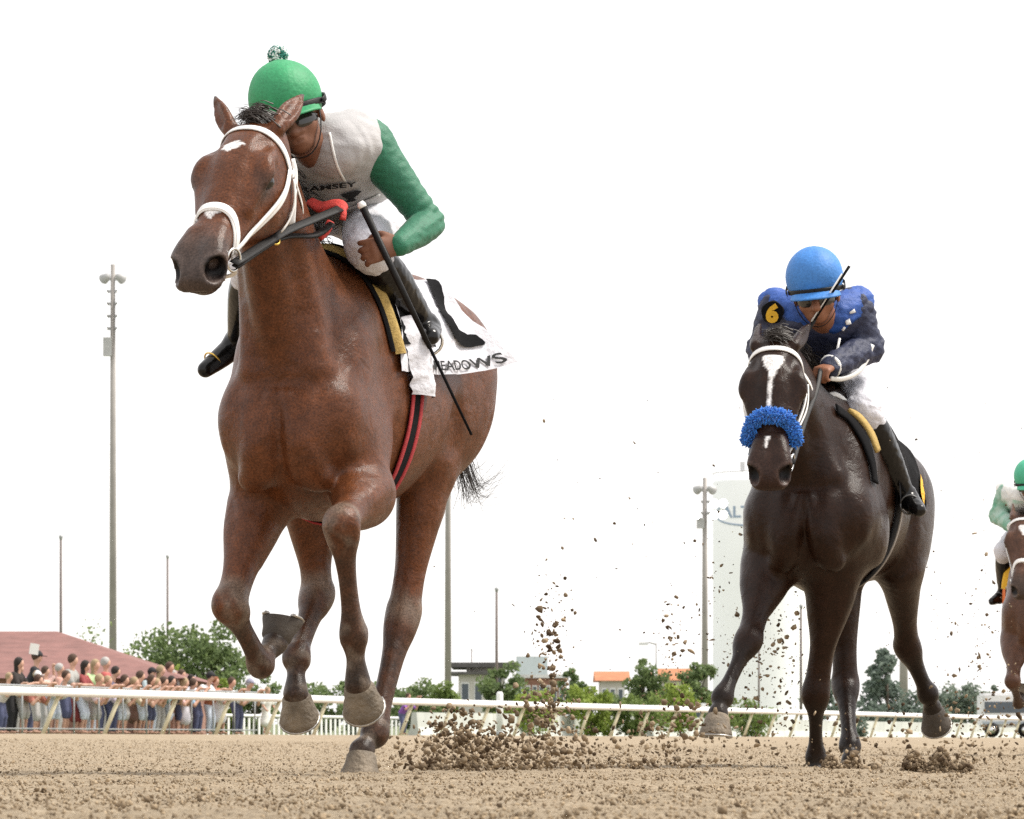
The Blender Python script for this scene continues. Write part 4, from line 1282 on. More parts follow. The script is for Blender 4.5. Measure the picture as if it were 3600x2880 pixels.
for a in T:
    kw = {}
    if len(a) > 10: kw = dict(sparse=a[10])
    tree(*a[:9], name='bush' if 'bush' in a[4] or 'shrub' in a[4] or 'hedge' in a[4] else 'tree', cat='bush' if 'bush' in a[4] or 'shrub' in a[4] or 'hedge' in a[4] else 'tree', **kw)

# ------------------------------------------------------------------ buildings
M_ROOFR = mat('red_shingle', (.205, .098, .085), .9, .25, 2.2, .5, 9, var2=.12, scale2=.3)
M_WALL = mat('pale_wall', (.52, .50, .46), .85, .08, 1.)
M_BRICK = mat('brown_brick', (.30, .16, .12), .9, .3, 3.)
M_GLASS = mat('window_glass', (.06, .08, .10), .1, .1, 3, spec=.7)
M_DROOF = mat('dark_roof', (.10, .095, .09), .8, .2, 2)
M_OROOF = mat('orange_tile', (.42, .17, .08), .85, .2, 2, .4, 8)
M_PALEB = mat('pale_cladding', (.60, .66, .70), .7, .05, 1)
M_TOWER = mat('tower_paint', (.93, .94, .95), .6, .02, .2)
M_WROOF = mat('white_membrane', (.72, .72, .72), .7, .06, 1)
def house(px0, px1, top, eave, depth, label, wall, roof, roof_kind='gable', wins=0, name='house', dpt=6., cat='building', base=None, hip=None, over=.4):
    a, b = at(px0, eave, depth), at(px1, eave, depth)
    x0, x1 = a[0], b[0]; ze = a[2]; zt = at(px0, top, depth)[2]; z0 = float(ground_z((x0 + x1) / 2, depth)) - .2
    root = empty(name, ((x0 + x1) / 2, depth + dpt / 2, z0), 0, label=label, cat=cat, group='buildings beyond the track')
    w = (x1 - x0) / 2; d = dpt / 2; e = ze - z0; t = zt - z0
    MB().box((-w, -d, 0), (w, d, e)).obj('wall', wall, root, smooth=False)
    mb = MB(); o = over
    if roof_kind == 'gable':
        mb.add([(-w-o, -d-o, e), (w+o, -d-o, e), (w+o, d+o, e), (-w-o, d+o, e), (-w-o, 0, t), (w+o, 0, t)], [(0,1,5,4), (2,3,4,5), (0,4,3), (1,2,5), (0,3,2,1)])
    elif roof_kind == 'hip':
        l, r = hip
        mb.add([(-w-o, -d-o, e), (w+o, -d-o, e), (w+o, d+o, e), (-w-o, d+o, e), (l, 0, t), (r, 0, t)], [(0,1,5,4), (2,3,4,5), (0,4,3), (1,2,5), (0,3,2,1)])
    else:
        mb.box((-w-o, -d-o, e + .003), (w+o, d+o, t))
    mb.obj('roof', roof, root, smooth=False)
    for i in range(wins):
        xc = -w + (i + .5) * 2 * w / wins; ww = w / wins * .5
        f = MB().box((xc-ww-.06, -d-.05, e*.42), (xc+ww+.06, -d+.02, e*.86)).obj('window', M_WROOF, root, smooth=False)
        MB().box((xc-ww, -d-.06, e*.45), (xc+ww, -d-.052, e*.83)).obj('pane', M_GLASS, f, smooth=False)
    return root
sc_ = 118. / F
house(-560, 610, 2196, 2385, 112., 'low pavilion with wide red brown shingled roof behind the spectators', M_BRICK, M_ROOFR, 'hip', 0, 'pavilion', 14., hip=(-1.0, .55), over=.3)
house(1640, 1770, 2330, 2347, 320., 'open stand with flat dark overhanging roof', M_WALL, M_DROOF, 'flat', 4, 'grandstand', 10., over=1.1)
house(1612, 1705, 2362, 2372, 318., 'dark canopy building left of the round dark tree', M_WALL, M_DROOF, 'flat', 2, 'canopy_building', 8., over=.6)
house(1815, 1925, 2308, 2314, 600., 'pale blue grey industrial block far away', M_PALEB, M_PALEB, 'flat', 0, 'warehouse', 20., over=.0)
house(1845, 1985, 2372, 2384, 330., 'low brick building with white flat roof and windows', M_BRICK, M_WROOF, 'flat', 6, 'low_building', 8., over=.3)
house(2112, 2196, 2358, 2394, 300., 'beige house with orange tiled roof', M_WALL, M_OROOF, 'gable', 3, 'house', 7.)
house(2330, 2420, 2348, 2392, 340., 'house with rust gable roof between the dark trees', M_WALL, M_OROOF, 'gable', 2, 'house', 7.)
# trailer and vehicles at the right
def van(px0, px1, top, bot, depth, label, m=M_WROOF, name='trailer', cat='trailer'):
    a, b = at(px0, bot, depth), at(px1, top, depth); z0 = float(ground_z((a[0] + b[0]) / 2, depth))
    root = empty(name, ((a[0] + b[0]) / 2, depth + 1.2, z0), 0, label=label, cat=cat, group='vehicles parked beyond the track')
    w = (b[0] - a[0]) / 2; h = b[2] - z0
    bm = bmesh.new(); bmesh.ops.create_cube(bm, size=1)
    for v in bm.verts: v.co = (v.co.x * 2 * w, v.co.y * 2.4, h * .5 + .25 + v.co.z * (h - .5))
    bmesh.ops.bevel(bm, geom=bm.edges[:], offset=.12, segments=2, affect='EDGES')
    MB().add([v.co for v in bm.verts], [[v.index for v in f.verts] for f in bm.faces]).obj('body', m, root, smooth=False); bm.free()
    MB().box((-w*.9, -1.22, h*.55), (w*.9, -1.205, h*.80)).obj('window', M_GLASS, root, smooth=False)
    MB().box((-w*.97, -1.23, h*.30), (w*.97, -1.207, h*.36)).obj('stripe', mat('grey_stripe', (.4, .45, .5), .5, .05, 3), root, smooth=False)
    for q in (-.62, .62):
        wh_ = MB().tube([(w*q, -1.28, .36), (w*q, -1.0, .36)], .36, 14).obj('wheel', M_BLEA, root)
        MB().tube([(w*q, -1.29, .36), (w*q, -1.27, .36)], .18, 12).obj('hub', M_STEEL, wh_)
    return root
van(3452, 3640, 2436, 2560, 215., 'white trailer parked at the right beyond the rail')
van(2370, 2540, 2472, 2560, 190., 'white van parked near the third light pole', name='van', cat='van')
# white bollard sign
a = at(1757, 2432, 142.)
sg = empty('marker_post', (a[0], a[1], float(ground_z(a[0], a[1]))), 0, label='white marker post with rounded top standing behind the rail', cat='post')
MB().tube([(0, 0, -.1), (0, 0, a[2] - sg.location.z - .06), (0, 0, a[2] - sg.location.z)], [.11, .11, .07], 14).obj('post_body', M_RAIL, sg)
MB().tube([(0, 0, .0), (0, 0, .12)], .17, 14).obj('base', M_GREYM, sg)

# ------------------------------------------------------------------ light poles, flag poles, lamp
M_POLE = mat('galvanised_pole', (.30, .28, .26), .6, .15, .8)
M_LAMP, t2, p2 = new_mat('lamp_lens')
p2.inputs['Base Color'].default_value = (1, .95, .85, 1); p2.inputs['Emission Color'].default_value = (1, .95, .86, 1); p2.inputs['Emission Strength'].default_value = 9
nz = t2.nodes.new('ShaderNodeTexNoise'); nz.inputs['Scale'].default_value = 3.
mr = t2.nodes.new('ShaderNodeMapRange'); mr.inputs[3].default_value = 8; mr.inputs[4].default_value = 10
t2.links.new(nz.outputs[0], mr.inputs[0]); t2.links.new(mr.outputs[0], p2.inputs['Emission Strength'])
M_FIX = mat('lamp_housing', (.42, .42, .42), .5, .15, 2)
def light_pole(px, depth, top, wpx, label, rows_=5, lamps=True):
    x, y, z = at(px, top, depth); z0 = float(ground_z(x, y)); r = wpx / F * depth / 2; H = z - z0
    root = empty('light_pole', (x, y, z0), 0, label=label, cat='light pole', group='tall floodlight poles')
    MB().tube([(0, 0, -.3), (0, 0, H * .5), (0, 0, H)], [r * 1.12, r * .9, r * .62], 12).obj('pole', M_POLE, root)
    MB().tube([(0, 0, 0), (0, 0, .8)], [r * 1.6, r * 1.6], 12).obj('base', M_POLE, root)
    if not lamps: return root
    sp_ = H * .135 / rows_
    for k in range(rows_):
        zz = H * .86 + k * sp_
        aw = .5 if k == rows_ - 1 else 1.1
        MB().box((-aw, -.08, zz - .08), (aw, .08, zz + .08)).obj('crossarm', M_FIX, root, smooth=False)
        for q in (-1.15, -.58, .58, 1.15):
            if k == rows_ - 1 and abs(q) > .7: continue
            c = np.array([q, -.32, zz - .05]); d = unit(np.array([q * .18, -.9, -.35]))
            if k == rows_ - 1: d = unit(np.array([q * 1.2, .8, -.35])); c = np.array([q * .7, .0, zz + .1])
            fx = MB().tube([c - d*.28, c - d*.05, c + d*.18, c + d*.26], [.12, .24, .31, .32], 12).obj('floodlight', M_FIX, root)
            MB().tube([c + d*.262, c + d*.275], [.29, .29], 12).obj('lamp_lens', M_LAMP, fx)
    MB().box((-.55, -.35, H * .80), (-.05, .1, H * .84)).obj('junction_box', M_FIX, root, smooth=False)
    return root
light_pole(397, 262., 930, 25, 'tall floodlight pole with lit lamps behind the spectators at the left')
light_pole(1575, 275., 1180, 22, 'tall light pole rising behind the bay horse')
light_pole(2478, 300., 1680, 22, 'shorter floodlight pole left of the white tower', 3)
light_pole(3177, 320., 1900, 30, 'light pole hidden behind the hind leg of the dark horse', 3)
def flag_pole(px, depth, top, label, w=12):
    x, y, z = at(px, top, depth); z0 = float(ground_z(x, y)); r = w / F * depth / 2
    root = empty('flag_pole', (x, y, z0), 0, label=label, cat='pole', group='thin bare poles')
    MB().tube([(0, 0, -.2), (0, 0, z - z0)], [r, r * .7], 8).obj('pole', mat('pole_paint', (.16, .13, .12), .6, .1, 1), root)
    MB().tube([(0, 0, z - z0 - .02), (0, 0, z - z0 + r*2), (0, 0, z - z0 + r*3)], [r*.6, r*1.3, r*.4], 8).obj('finial', M_GREYM, root)
flag_pole(214, 190., 1898, 'thin bare pole left of the tall light pole')
flag_pole(589, 200., 1965, 'thin bare pole right of the tall light pole', 10)
flag_pole(1746, 260., 2082, 'thin pole right of the bay horse')
flag_pole(1658, 320., 2288, 'short thin mast on the dark flat roof', 5)
flag_pole(2816, 240., 2140, 'thin grey pole in front of the white tower', 11)
flag_pole(2668, 230., 2240, 'short grey pole in front of the white tower', 8)
x, y, z = at(2308, 2262, 240.)
lp = empty('street_lamp', (x, y, float(ground_z(x, y))), 0, label='small white street lamp above the tall dark tree', cat='street lamp')
hz_ = z - lp.location.z
MB().tube([(0, 0, -.2), (0, 0, hz_)], [.07, .05], 8).obj('pole', M_FIX, lp)
MB().tube([(0, 0, hz_ - .05), (-.4, 0, hz_ + .05), (-.7, 0, hz_)], [.05, .04, .04], 8).obj('arm', M_FIX, lp)
MB().box((-.95, -.15, hz_ - .10), (-.45, .15, hz_ + .04)).obj('lamp_head', M_WROOF, lp, smooth=False)

# ------------------------------------------------------------------ white standpipe water tower with town name
TD, TR = 600., 172. / F * 600.
x, y, zt = at(2678, 1692, TD); z0 = float(ground_z(x, y)); TH = zt - z0
tw = empty('water_tower', (x, y, z0), 0, label='tall white cylindrical water tower lettered ALT behind the dark horse', cat='water tower')
V_, Fc_ = [], []; n = 72
prof = [(TR, -.5), (TR, TH * .3), (TR, TH * .6), (TR, TH - .3), (TR * .985, TH), (TR * .9, TH + .5), (TR * .5, TH + 1.1), (.01, TH + 1.3)]
for (r, z) in prof:
    for k in range(n): V_.append((r * math.cos(6.28318 * k / n), r * math.sin(6.28318 * k / n), z))
for i in range(len(prof) - 1):
    for k in range(n): Fc_.append((i*n+k, i*n+(k+1) % n, (i+1)*n+(k+1) % n, (i+1)*n+k))
MB().add(V_, Fc_).obj('tank', M_TOWER, tw)
M_TXT = mat('tower_lettering', (.30, .38, .50), .6, .05, 1)
Vt, Ft = text_mesh('ALTOONA', 1., .02)
zb = at(0, 1826, TD)[2] - z0; hgt = at(0, 1786, TD)[2] - at(0, 1826, TD)[2]
capH = Vt[:, 1].max()
def wrap(u, v, off=.05):
    """u metres along the wall from the letter A at the left edge of the tank"""
    a = math.radians(-90 - 56) + u / TR
    return np.array([(TR + off) * math.cos(a), (TR + off) * math.sin(a), v])
scl = hgt / capH
mobj('lettering', np.array([wrap(v[0] * scl * 1.25, zb + v[1] * scl) for v in Vt]), Ft, M_TXT, tw, smooth=False)
u0 = Vt[:, 0].max() * scl * 1.25
P_, N_ = [], []
for g in np.radians(np.linspace(150, 385, 50)):
    uu = u0 * .5 + u0 * .62 * math.cos(g); vv = zb + hgt * .35 + hgt * 1.15 * math.sin(g)
    P_.append(wrap(uu, vv)); N_.append(unit(np.array([*P_[-1][:2], 0])))
MB().ribbon(P_, N_, .22, .02).obj('swoosh', M_TXT, tw)
for q, hh_ in ((-2.6, 1.6), (-1.2, 2.4), (.9, 3.4), (2.4, 1.8)):
    an_ = MB().tube([(q, 0, TH + .6), (q, 0, TH + 1.0 + hh_)], .12, 6).obj('antenna', M_FIX, tw)
    MB().box((q - .3, -.2, TH + .6 + hh_ * .5), (q + .3, .2, TH + 1.0 + hh_)).obj('antenna_panel', M_FIX, an_, smooth=False)
mb = MB(); mb.tube([((TR + .02) * math.cos(a), (TR + .02) * math.sin(a), TH + 1.0) for a in np.linspace(0, 6.2832, 41)], .06, 5); mb.obj('top_railing', M_FIX, tw)

# ------------------------------------------------------------------ loose and flying dirt
OCT_V = np.array([(1, 0, 0), (0, 1, 0), (-1, 0, 0), (0, -1, 0), (0, 0, 1), (0, 0, -1)], float)
OCT_F = np.array([(0, 1, 4), (1, 2, 4), (2, 3, 4), (3, 0, 4), (1, 0, 5), (2, 1, 5), (3, 2, 5), (0, 3, 5)])
_bm = bmesh.new(); bmesh.ops.create_icosphere(_bm, subdivisions=1, radius=1)
ICO = np.array([v.co[:] for v in _bm.verts]), np.array([[v.index for v in f.verts] for f in _bm.faces]); _bm.free()
def clods(P, S, cols, name, label, seed, cat='dirt', fine=True):
    """many small angular lumps in one mesh"""
    ICO_V, ICO_F = ICO if fine else (OCT_V, OCT_F)
    g = np.random.default_rng(seed); n = len(P); k = len(ICO_V)
    A = g.normal(size=(n, 3, 3)); A[:, 0] /= np.linalg.norm(A[:, 0], axis=1, keepdims=True)
    A[:, 1] -= (A[:, 0] * A[:, 1]).sum(1, keepdims=True) * A[:, 0]; A[:, 1] /= np.linalg.norm(A[:, 1], axis=1, keepdims=True)
    A[:, 2] = np.cross(A[:, 0], A[:, 1])
    sc3 = g.uniform(.28, 1.4, size=(n, 1, 3)) * S[:, None, None]
    loc = ICO_V[None] * (1 + .28 * g.normal(size=(n, k, 1))) * sc3
    V = (loc @ A + P[:, None, :]).reshape(-1, 3)
    Fc = (ICO_F[None] + (np.arange(n) * k)[:, None, None]).reshape(-1, 3)
    return mobj(name, V, Fc, M_CLOD, smooth=False, cols=np.repeat(cols, k, 0), label=label, cat=cat, kind='stuff')
M_CLOD = mat('clod', (1, 1, 1), .95, .25, 60, vcol=True, spec=.15)
def clod_cols(g, n, dark=.5):
    t = np.clip(g.beta(1.6, 1.6, n) + (.5 - dark) * .6, 0, 1)[:, None]
    return np.array([.075, .050, .030]) * (1 - t) + np.array([.42, .325, .215]) * t
g = np.random.default_rng(11)
n = 70000
dd = 4.6 * np.exp(g.uniform(0, 1, n)**.85 * math.log(12)); aa = g.uniform(-.135, .135, n)
xx = dd * np.tan(aa); S = np.clip(np.exp(g.normal(-6.2, .42, n)), .0011, .0058) * (1 + dd / 45)
zz = ground_z(xx, dd) - .012 + S * .3 + g.uniform(-.004, .010, n)
clods(np.stack([xx, dd, zz], 1), S, clod_cols(g, n, .42), 'loose_dirt', 'small brown clods of loose dirt lying on the track', 1, fine=False)

def spray(g, items):
    P, S = [], []
    for (n, cx, cy, sx, sy, d0, d1, s0, sig, lo) in items:
        d = g.uniform(d0, d1, n); px = g.normal(cx, sx, n); py = g.normal(cy, sy, n)
        q = np.stack([(px - CX) / F * d, d, CAMZ + (HY - py) / F * d], 1)
        zg = ground_z(q[:, 0], q[:, 1]); q[:, 2] = np.where(q[:, 2] < zg, zg + g.uniform(0, .03, n), q[:, 2])
        P.append(q); S.append(np.clip(s0 * np.exp(g.normal(0, sig, n)), .0012, .0110))
    return np.vstack(P), np.concatenate(S)
P_, S_ = spray(g, [
 (750, 1690, 2665, 165, 50, 15.4, 17.0, .0058, .68, 0), (420, 1620, 2590, 80, 45, 15.4, 16.6, .0066, .68, 0), (400, 1890, 2630, 115, 60, 15.6, 17.0, .0062, .68, 0),
 (150, 1930, 2500, 60, 46, 15.6, 16.4, .0068, .68, 0), (200, 1930, 2330, 30, 100, 15.6, 16.4, .0040, .68, 0), (90, 1945, 2140, 40, 90, 15.6, 16.4, .0028, .68, 0),
 (190, 2350, 2560, 85, 58, 16.5, 17.6, .0060, .68, 0), (90, 2365, 2290, 28, 110, 16.5, 17.5, .0048, .55, 0), (350, 2230, 2680, 190, 55, 15.8, 18, .0050, .68, 0),
 (320, 2700, 2330, 75, 120, 18, 19.5, .0042, .55, 0), (220, 2580, 2200, 90, 220, 18, 20, .0026, .68, 0), (320, 2850, 2610, 330, 55, 17, 20, .0045, .68, 0),
 (260, 3420, 2560, 110, 90, 19, 22, .0055, .68, 0), (220, 3450, 2350, 110, 200, 19, 22, .0030, .68, 0), (200, 3300, 2100, 200, 300, 19, 23, .0022, .68, 0), (160, 2200, 1900, 300, 350, 17, 20, .0020, .68, 0)])
clods(P_, S_, clod_cols(g, len(P_), .70), 'flying_dirt', 'brown dirt clods flying up behind the hooves', 2)
def mound(g, n, cx, cy, wx, hy, d0, d1, s0):
    t = g.uniform(-1, 1, n); h = np.sqrt(np.clip(1 - np.abs(t)**2.2, 0, 1)) * g.uniform(0, 1, n)**.8
    d = g.uniform(d0, d1, n); px = cx + wx * t; py = cy - hy * h * (.75 + .25 * np.sin(t * 9))
    return np.stack([(px - CX) / F * d, d, CAMZ + (HY - py) / F * d], 1), np.clip(s0 * np.exp(g.normal(0, .4, n)), .003, .025)
for k, (n, cx, cy, wx, hy, d0, d1, lab) in enumerate(((2600, 3285, 2752, 145, 128, 15.6, 16.3, 'clump of dirt thrown up right of the dark horse'),
                                                    (1900, 2980, 2748, 125, 105, 16.6, 17.3, 'clump of dirt bursting around the hoof of the dark horse'),
                                                    (650, 1600, 2748, 160, 85, 15.6, 16.2, 'clump of dirt thrown up right of the bay horse'))):
    P_, S_ = mound(g, n, cx, cy, wx, hy, d0, d1, .0062)
    clods(P_, S_, clod_cols(g, n, .70), 'dirt_clump', lab, 30 + k)
# ------------------------------------------------------------------ horse 1, its tack and rider
fr1 = Frame(1010, 14.0, 14.0)
H1 = build_horse_field(fr1, SPEC1, .007)
H1.skin = H1.f.skin(2)
PAL1 = dict(coat=(.100, .0335, .0128), leg=(.042, .025, .017), muzzle=(.060, .042, .035), dust=(.17, .135, .105), dusty=('LF', 'RH', 'LH', 'RF'),
            white=[((.118, .128, .150, .158), (0.004, .0, -.004, -.012), (.010, .030, .026, .006)), ((.385, .40, .42), (0, 0, 0.004), (.024, .016, .002))])
horse1 = finish_horse(H1, PAL1, 'chestnut bay racehorse in front with small white star and white bridle', coat_mat('bay_coat'), {'RF': M_HOOFD})
tail(horse1, [np.array((-1.60, .03, 1.46)), fr1.X(1560, 1500, -1.70), fr1.X(1625, 1640, -1.72), fr1.X(1655, 1725, -1.72), fr1.X(1700, 1690, -1.72), fr1.X(1765, 1620, -1.74)], 4, 130, .045)

def bridle(H, label, M, u_nose=.375, nose_side=.47, extra=True, group='bridles on the racehorses', fleece=False, fr=None):
    fr = fr or H.fr
    root = empty('bridle', fr.o, fr.rz, label=label, cat='bridle', group=group)
    strap(H, [(.085, -112), (.06, -88), (.045, -45), (.042, 0), (.045, 45), (.06, 88), (.085, 112)], .027, .0045, M, 'browband', root)
    strap(H, [(.085, -112), (.03, -130), (.0, -160), (-.02, -180), (0, -200), (.03, -230), (.085, -248)], .02, .004, M, 'crownpiece', root)
    for s in (1, -1):
        strap(H, [(.075, s*104), (.18, s*112), (.30, s*112), (.40, s*104), (.485, s*96)], .024, .004, M, 'cheekpiece', root)
        if extra:
            strap(H, [(.16, s*106), (.28, s*106), (.38, s*99), (.47, s*90)], .014, .006, M, 'cheekpiece', root, off=.008)
            strap(H, [(.09, s*116), (.14, s*138), (.22, s*150)], .016, .005, M, 'throatlatch', root, off=.008)
    if not fleece:
        strap(H, [(nose_side, -98), (nose_side-.03, -75), (u_nose+.01, -38), (u_nose, 0), (u_nose+.01, 38), (nose_side-.03, 75), (nose_side, 98)], .030, .0045, M, 'noseband', root)
        strap(H, [(nose_side, -98), (nose_side-.024, -75), (u_nose+.018, -38), (u_nose+.008, 0), (u_nose+.018, 38), (nose_side-.024, 75), (nose_side, 98)], .006, .0065, M, 'noseband_piping', root)
    for s in (1, -1):
        c = H.hp(.515, s*.083, -.088)
        rg = torus(c, H.A[1] * s + H.A[0]*.2, .034, .0045).obj('bit_ring', M_STEEL, root)
        strap(H, [(.50, s*100), (.535, s*108), (.56, s*125)], .010, .004, M, 'bit_strap', root, off=.006)
    return root

br1 = bridle(H1, 'white leather bridle on the chestnut bay horse in front', M_WLEA)
# hanging throatlatch and chin strap
q = [fr1.X(1024, 560, .22), fr1.X(1034, 610, .22), fr1.X(1030, 700, .23), fr1.X(1024, 800, .22)]
MB().ribbon(crom(q, 4), [(.8, .6, 0)] * 13, .022, .006).obj('throatlatch', M_WLEA, br1)
MB().ribbon(crom([H1.hp(.52, .075, -.12), H1.hp(.50, .05, -.155), H1.hp(.50, 0, -.165), H1.hp(.50, -.06, -.15)], 5), [(.4, .3, -1)] * 16, .018, .006).obj('chin_strap', M_WLEA, br1)
# reins
b0 = H1.hp(.53, .088, -.09)
rp = crom([b0, fr1.X(985, 825, .34), fr1.X(1090, 778, .16), fr1.X(1195, 735, -.02)], 6)
MB().ribbon(rp, [(.55, .45, .75)] * len(rp), .030, .005).obj('rein', M_BLEA, br1)
rp = crom([b0 + np.array([-.01, 0, -.01]), fr1.X(985, 840, .30), fr1.X(1105, 830, .10), fr1.X(1165, 790, -.06)], 6)
MB().ribbon(rp, [(.55, .45, .75)] * len(rp), .022, .008).obj('rein', M_BLEA, br1)
rp = crom([fr1.X(1090, 712, -.12), fr1.X(1130, 732, -.10), fr1.X(1190, 726, -.06), fr1.X(1206, 748, -.03), fr1.X(1204, 775, -.02)], 5)
MB().ribbon(rp, [(.8, .4, .45)] * len(rp), [.03 + .022 * math.exp(-((i - 8) / 5.)**2) if i < 14 else .02 for i in range(len(rp))], .014).obj('rein_grip', M_RED, br1)
rp = crom([fr1.X(1120, 838, -.02), fr1.X(1145, 815, -.05), fr1.X(1160, 785, -.08)], 5)
MB().ribbon(rp, [(.8, .5, .3)] * len(rp), .026, .012).obj('rein_grip', M_RED, br1)
torus(fr1.X(968, 845, .36), (.5, .6, .3), .014, .004).obj('buckle', M_GOLD, br1)
for s in (-1,):
    c = H1.hp(.53, s*.088, -.09)
    rp = crom([c, c + np.array([-.3, -.02, -.02]), np.array([-.1, -.16, 1.78])], 6)
    MB().ribbon(rp, [(.2, -.9, .4)] * len(rp), .022, .006).obj('rein', M_BLEA, br1)

# saddle, pads, girth
sd1 = empty('racing_saddle', fr1.o, fr1.rz, label='small racing saddle with tan pad edge and red-edged girth on the front horse', cat='saddle', group='racing saddles')
def band(H, x0, x1, g0, g1, off0, off1, n=26):
    """sheet on the trunk between two edges; x0(g), x1(g) forward coordinates of the edges"""
    gs = np.linspace(g0, g1, n); rows_ = []
    for k, f_ in enumerate(np.linspace(0, 1, 7)):
        xs = [x0(g) * (1 - f_) + x1(g) * f_ for g in gs]
        o = off0 + (off1 - off0) * math.sin(math.pi * f_)
        P, N = body_loop(H, xs, gs, o); rows_.append(P)
    R = np.array(rows_)
    V = R.reshape(-1, 3); Fc = [(i*n+j, i*n+j+1, (i+1)*n+j+1, (i+1)*n+j) for i in range(6) for j in range(n - 1)]
    return MB().add(V, Fc)
band(H1, lambda g: -.335 - .0011*abs(g), lambda g: -.395 - .0011*abs(g), -66, 66, .012, .034).obj('pad_edge', M_TAN, sd1)
band(H1, lambda g: -.318 - .0011*abs(g), lambda g: -.345 - .0011*abs(g), -64, 64, .006, .016).obj('pad_lining', M_BLACK, sd1)
band(H1, lambda g: -.38 - .001*abs(g), lambda g: -.78, -60, 60, .018, .040).obj('saddle_seat', M_BLACK, sd1)
mb = band(H1, lambda g: -.42 - .0009*abs(g), lambda g: -.67, 44, 94, .018, .055)
V_ = np.array(mb.V); V_ += (vnoise(V_, 30, 3) * .008 + vnoise(V_, 70, 4) * .003)[:, None] * np.array([0.0, 1, .1])
mobj('girth_flap', V_, mb.F, M_WCLOTH, sd1)
mb = band(H1, lambda g: -.42 - .0009*abs(g), lambda g: -.60, -92, -44, .018, .052); mb.obj('girth_flap', M_WCLOTH, sd1)
for (xa, w_, m_, nm) in ((-.565, .075, M_BLACK, 'girth'), (-.532, .020, M_DRED, 'girth_edge'), (-.602, .024, M_DRED, 'girth_edge')):
    gs = np.linspace(82, 278, 40)
    P, N = body_loop(H1, [xa + .045 * math.cos(math.radians(g - 180)) for g in gs], gs, .004 if m_ is M_BLACK else .008)
    MB().ribbon(P, N, w_, .007).obj(nm, m_, sd1)

# saddle cloth with numeral and lettering
cl1 = empty('saddle_cloth', fr1.o, fr1.rz, label='white number cloth lettered MEADOWS flapping behind the front rider', cat='saddle cloth', group='saddle cloths')
_gx = np.linspace(0, 1, 25); _gt = np.linspace(0, 1, 25)
_S, _T = np.meshgrid(_gx, _gt, indexing='ij')
_x = (-.47 - .60 * _S + .04 * _T); _g = (6 + 72 * _T)
_P, _N = body_loop(H1, _x.ravel(), _g.ravel(), .016)
_P = _P.reshape(25, 25, 3); _N = _N.reshape(25, 25, 3)
fl_ = (.17 * _S**5 * _T**2.0 + (.032 * np.sin(9 * _S + 3 * _T) * _T + .013 * np.sin(23 * _S + 6 * _T) * _T**1.3 + .012 * np.sin(6 * _S - 15 * _T) * _S) * (1 - .75 * sstep(.62, .9, _T)))[..., None]
_P = _P + _N * np.maximum(fl_, -.004) + np.array([-.10, .0, .07]) * (_S**6 * _T**3)[..., None]
def cloth_at(s, t, off=0.):
    s = np.clip(np.asarray(s, float), 0, .9999) * 24; t = np.clip(np.asarray(t, float), 0, .9999) * 24
    i, j = s.astype(int), t.astype(int); a, b = (s - i)[..., None], (t - j)[..., None]
    f = lambda G: G[i, j]*(1-a)*(1-b) + G[i+1, j]*a*(1-b) + G[i, j+1]*(1-a)*b + G[i+1, j+1]*a*b
    n = f(_N); n = n / np.linalg.norm(n, axis=-1, keepdims=True)
    return f(_P) + n * off
ss, tt = np.meshgrid(np.linspace(0, 1, 61), np.linspace(0, 1, 61), indexing='ij')
V_ = cloth_at(ss.ravel(), tt.ravel()); V_ = V_ + (vnoise(V_, 26, 8) * .004)[:, None] * np.array([.2, 1, .3])
Fg = [(i*61+j, (i+1)*61+j, (i+1)*61+j+1, i*61+j+1) for i in range(60) for j in range(60)]
cl_o = mobj('cloth', V_, Fg, M_WCLOTH, cl1)
_pw = fr1.world(V_); _pp = np.stack([CX + F * _pw[:, 0] / _pw[:, 1], HY - F * (_pw[:, 2] - CAMZ) / _pw[:, 1]], 1)
_st = np.stack([ss.ravel(), tt.ravel()], 1); _vis = _st[:, 1] > .22
def cloth_inv(px, py):
    d = np.hypot(_pp[:, 0] - px, _pp[:, 1] - py) + np.where(_vis, 0, 1e4); k = np.argsort(d)[:4]; w = 1 / (d[k] + 2)
    return (_st[k] * w[:, None]).sum(0) / w.sum()
lf_ = crom([(1488, 975), (1506, 1010), (1530, 1070), (1545, 1105), (1570, 1150), (1592, 1190), (1628, 1224), (1696, 1214)], 3)
rg_ = crom([(1534, 980), (1554, 1030), (1562, 1092), (1585, 1128), (1605, 1160), (1638, 1178), (1664, 1180), (1700, 1206)], 3)
V_, Fc_ = [], []
for a_, b_ in zip(lf_, rg_):
    u_, v_ = cloth_inv(*a_), cloth_inv(*b_)
    for k in (0, .33, .67, 1): q_ = lerp(u_, v_, k); V_.append(cloth_at(q_[0], q_[1], .009))
for i in range(len(lf_) - 1):
    for k in range(3): Fc_.append((i*4+k, i*4+k+1, (i+1)*4+k+1, (i+1)*4+k))
mobj('numeral', np.array(V_), Fc_, M_BLACK, cl_o)
Vt, Ft = text_mesh('MEADOWS', 1., .02)
L_ = Vt[:, 0].max()
V_ = cloth_at(.40 + .57 * Vt[:, 0] / L_, .965 - .115 * Vt[:, 1], .009)
mobj('lettering', V_, Ft, M_PRINT, cl_o, smooth=False)
MB().ribbon(cloth_at(np.linspace(.30, .48, 6), np.linspace(.30, .22, 6), .008), [(-.2, 1, .4)] * 6, .03, .006).obj('strap', M_DRED, cl1)

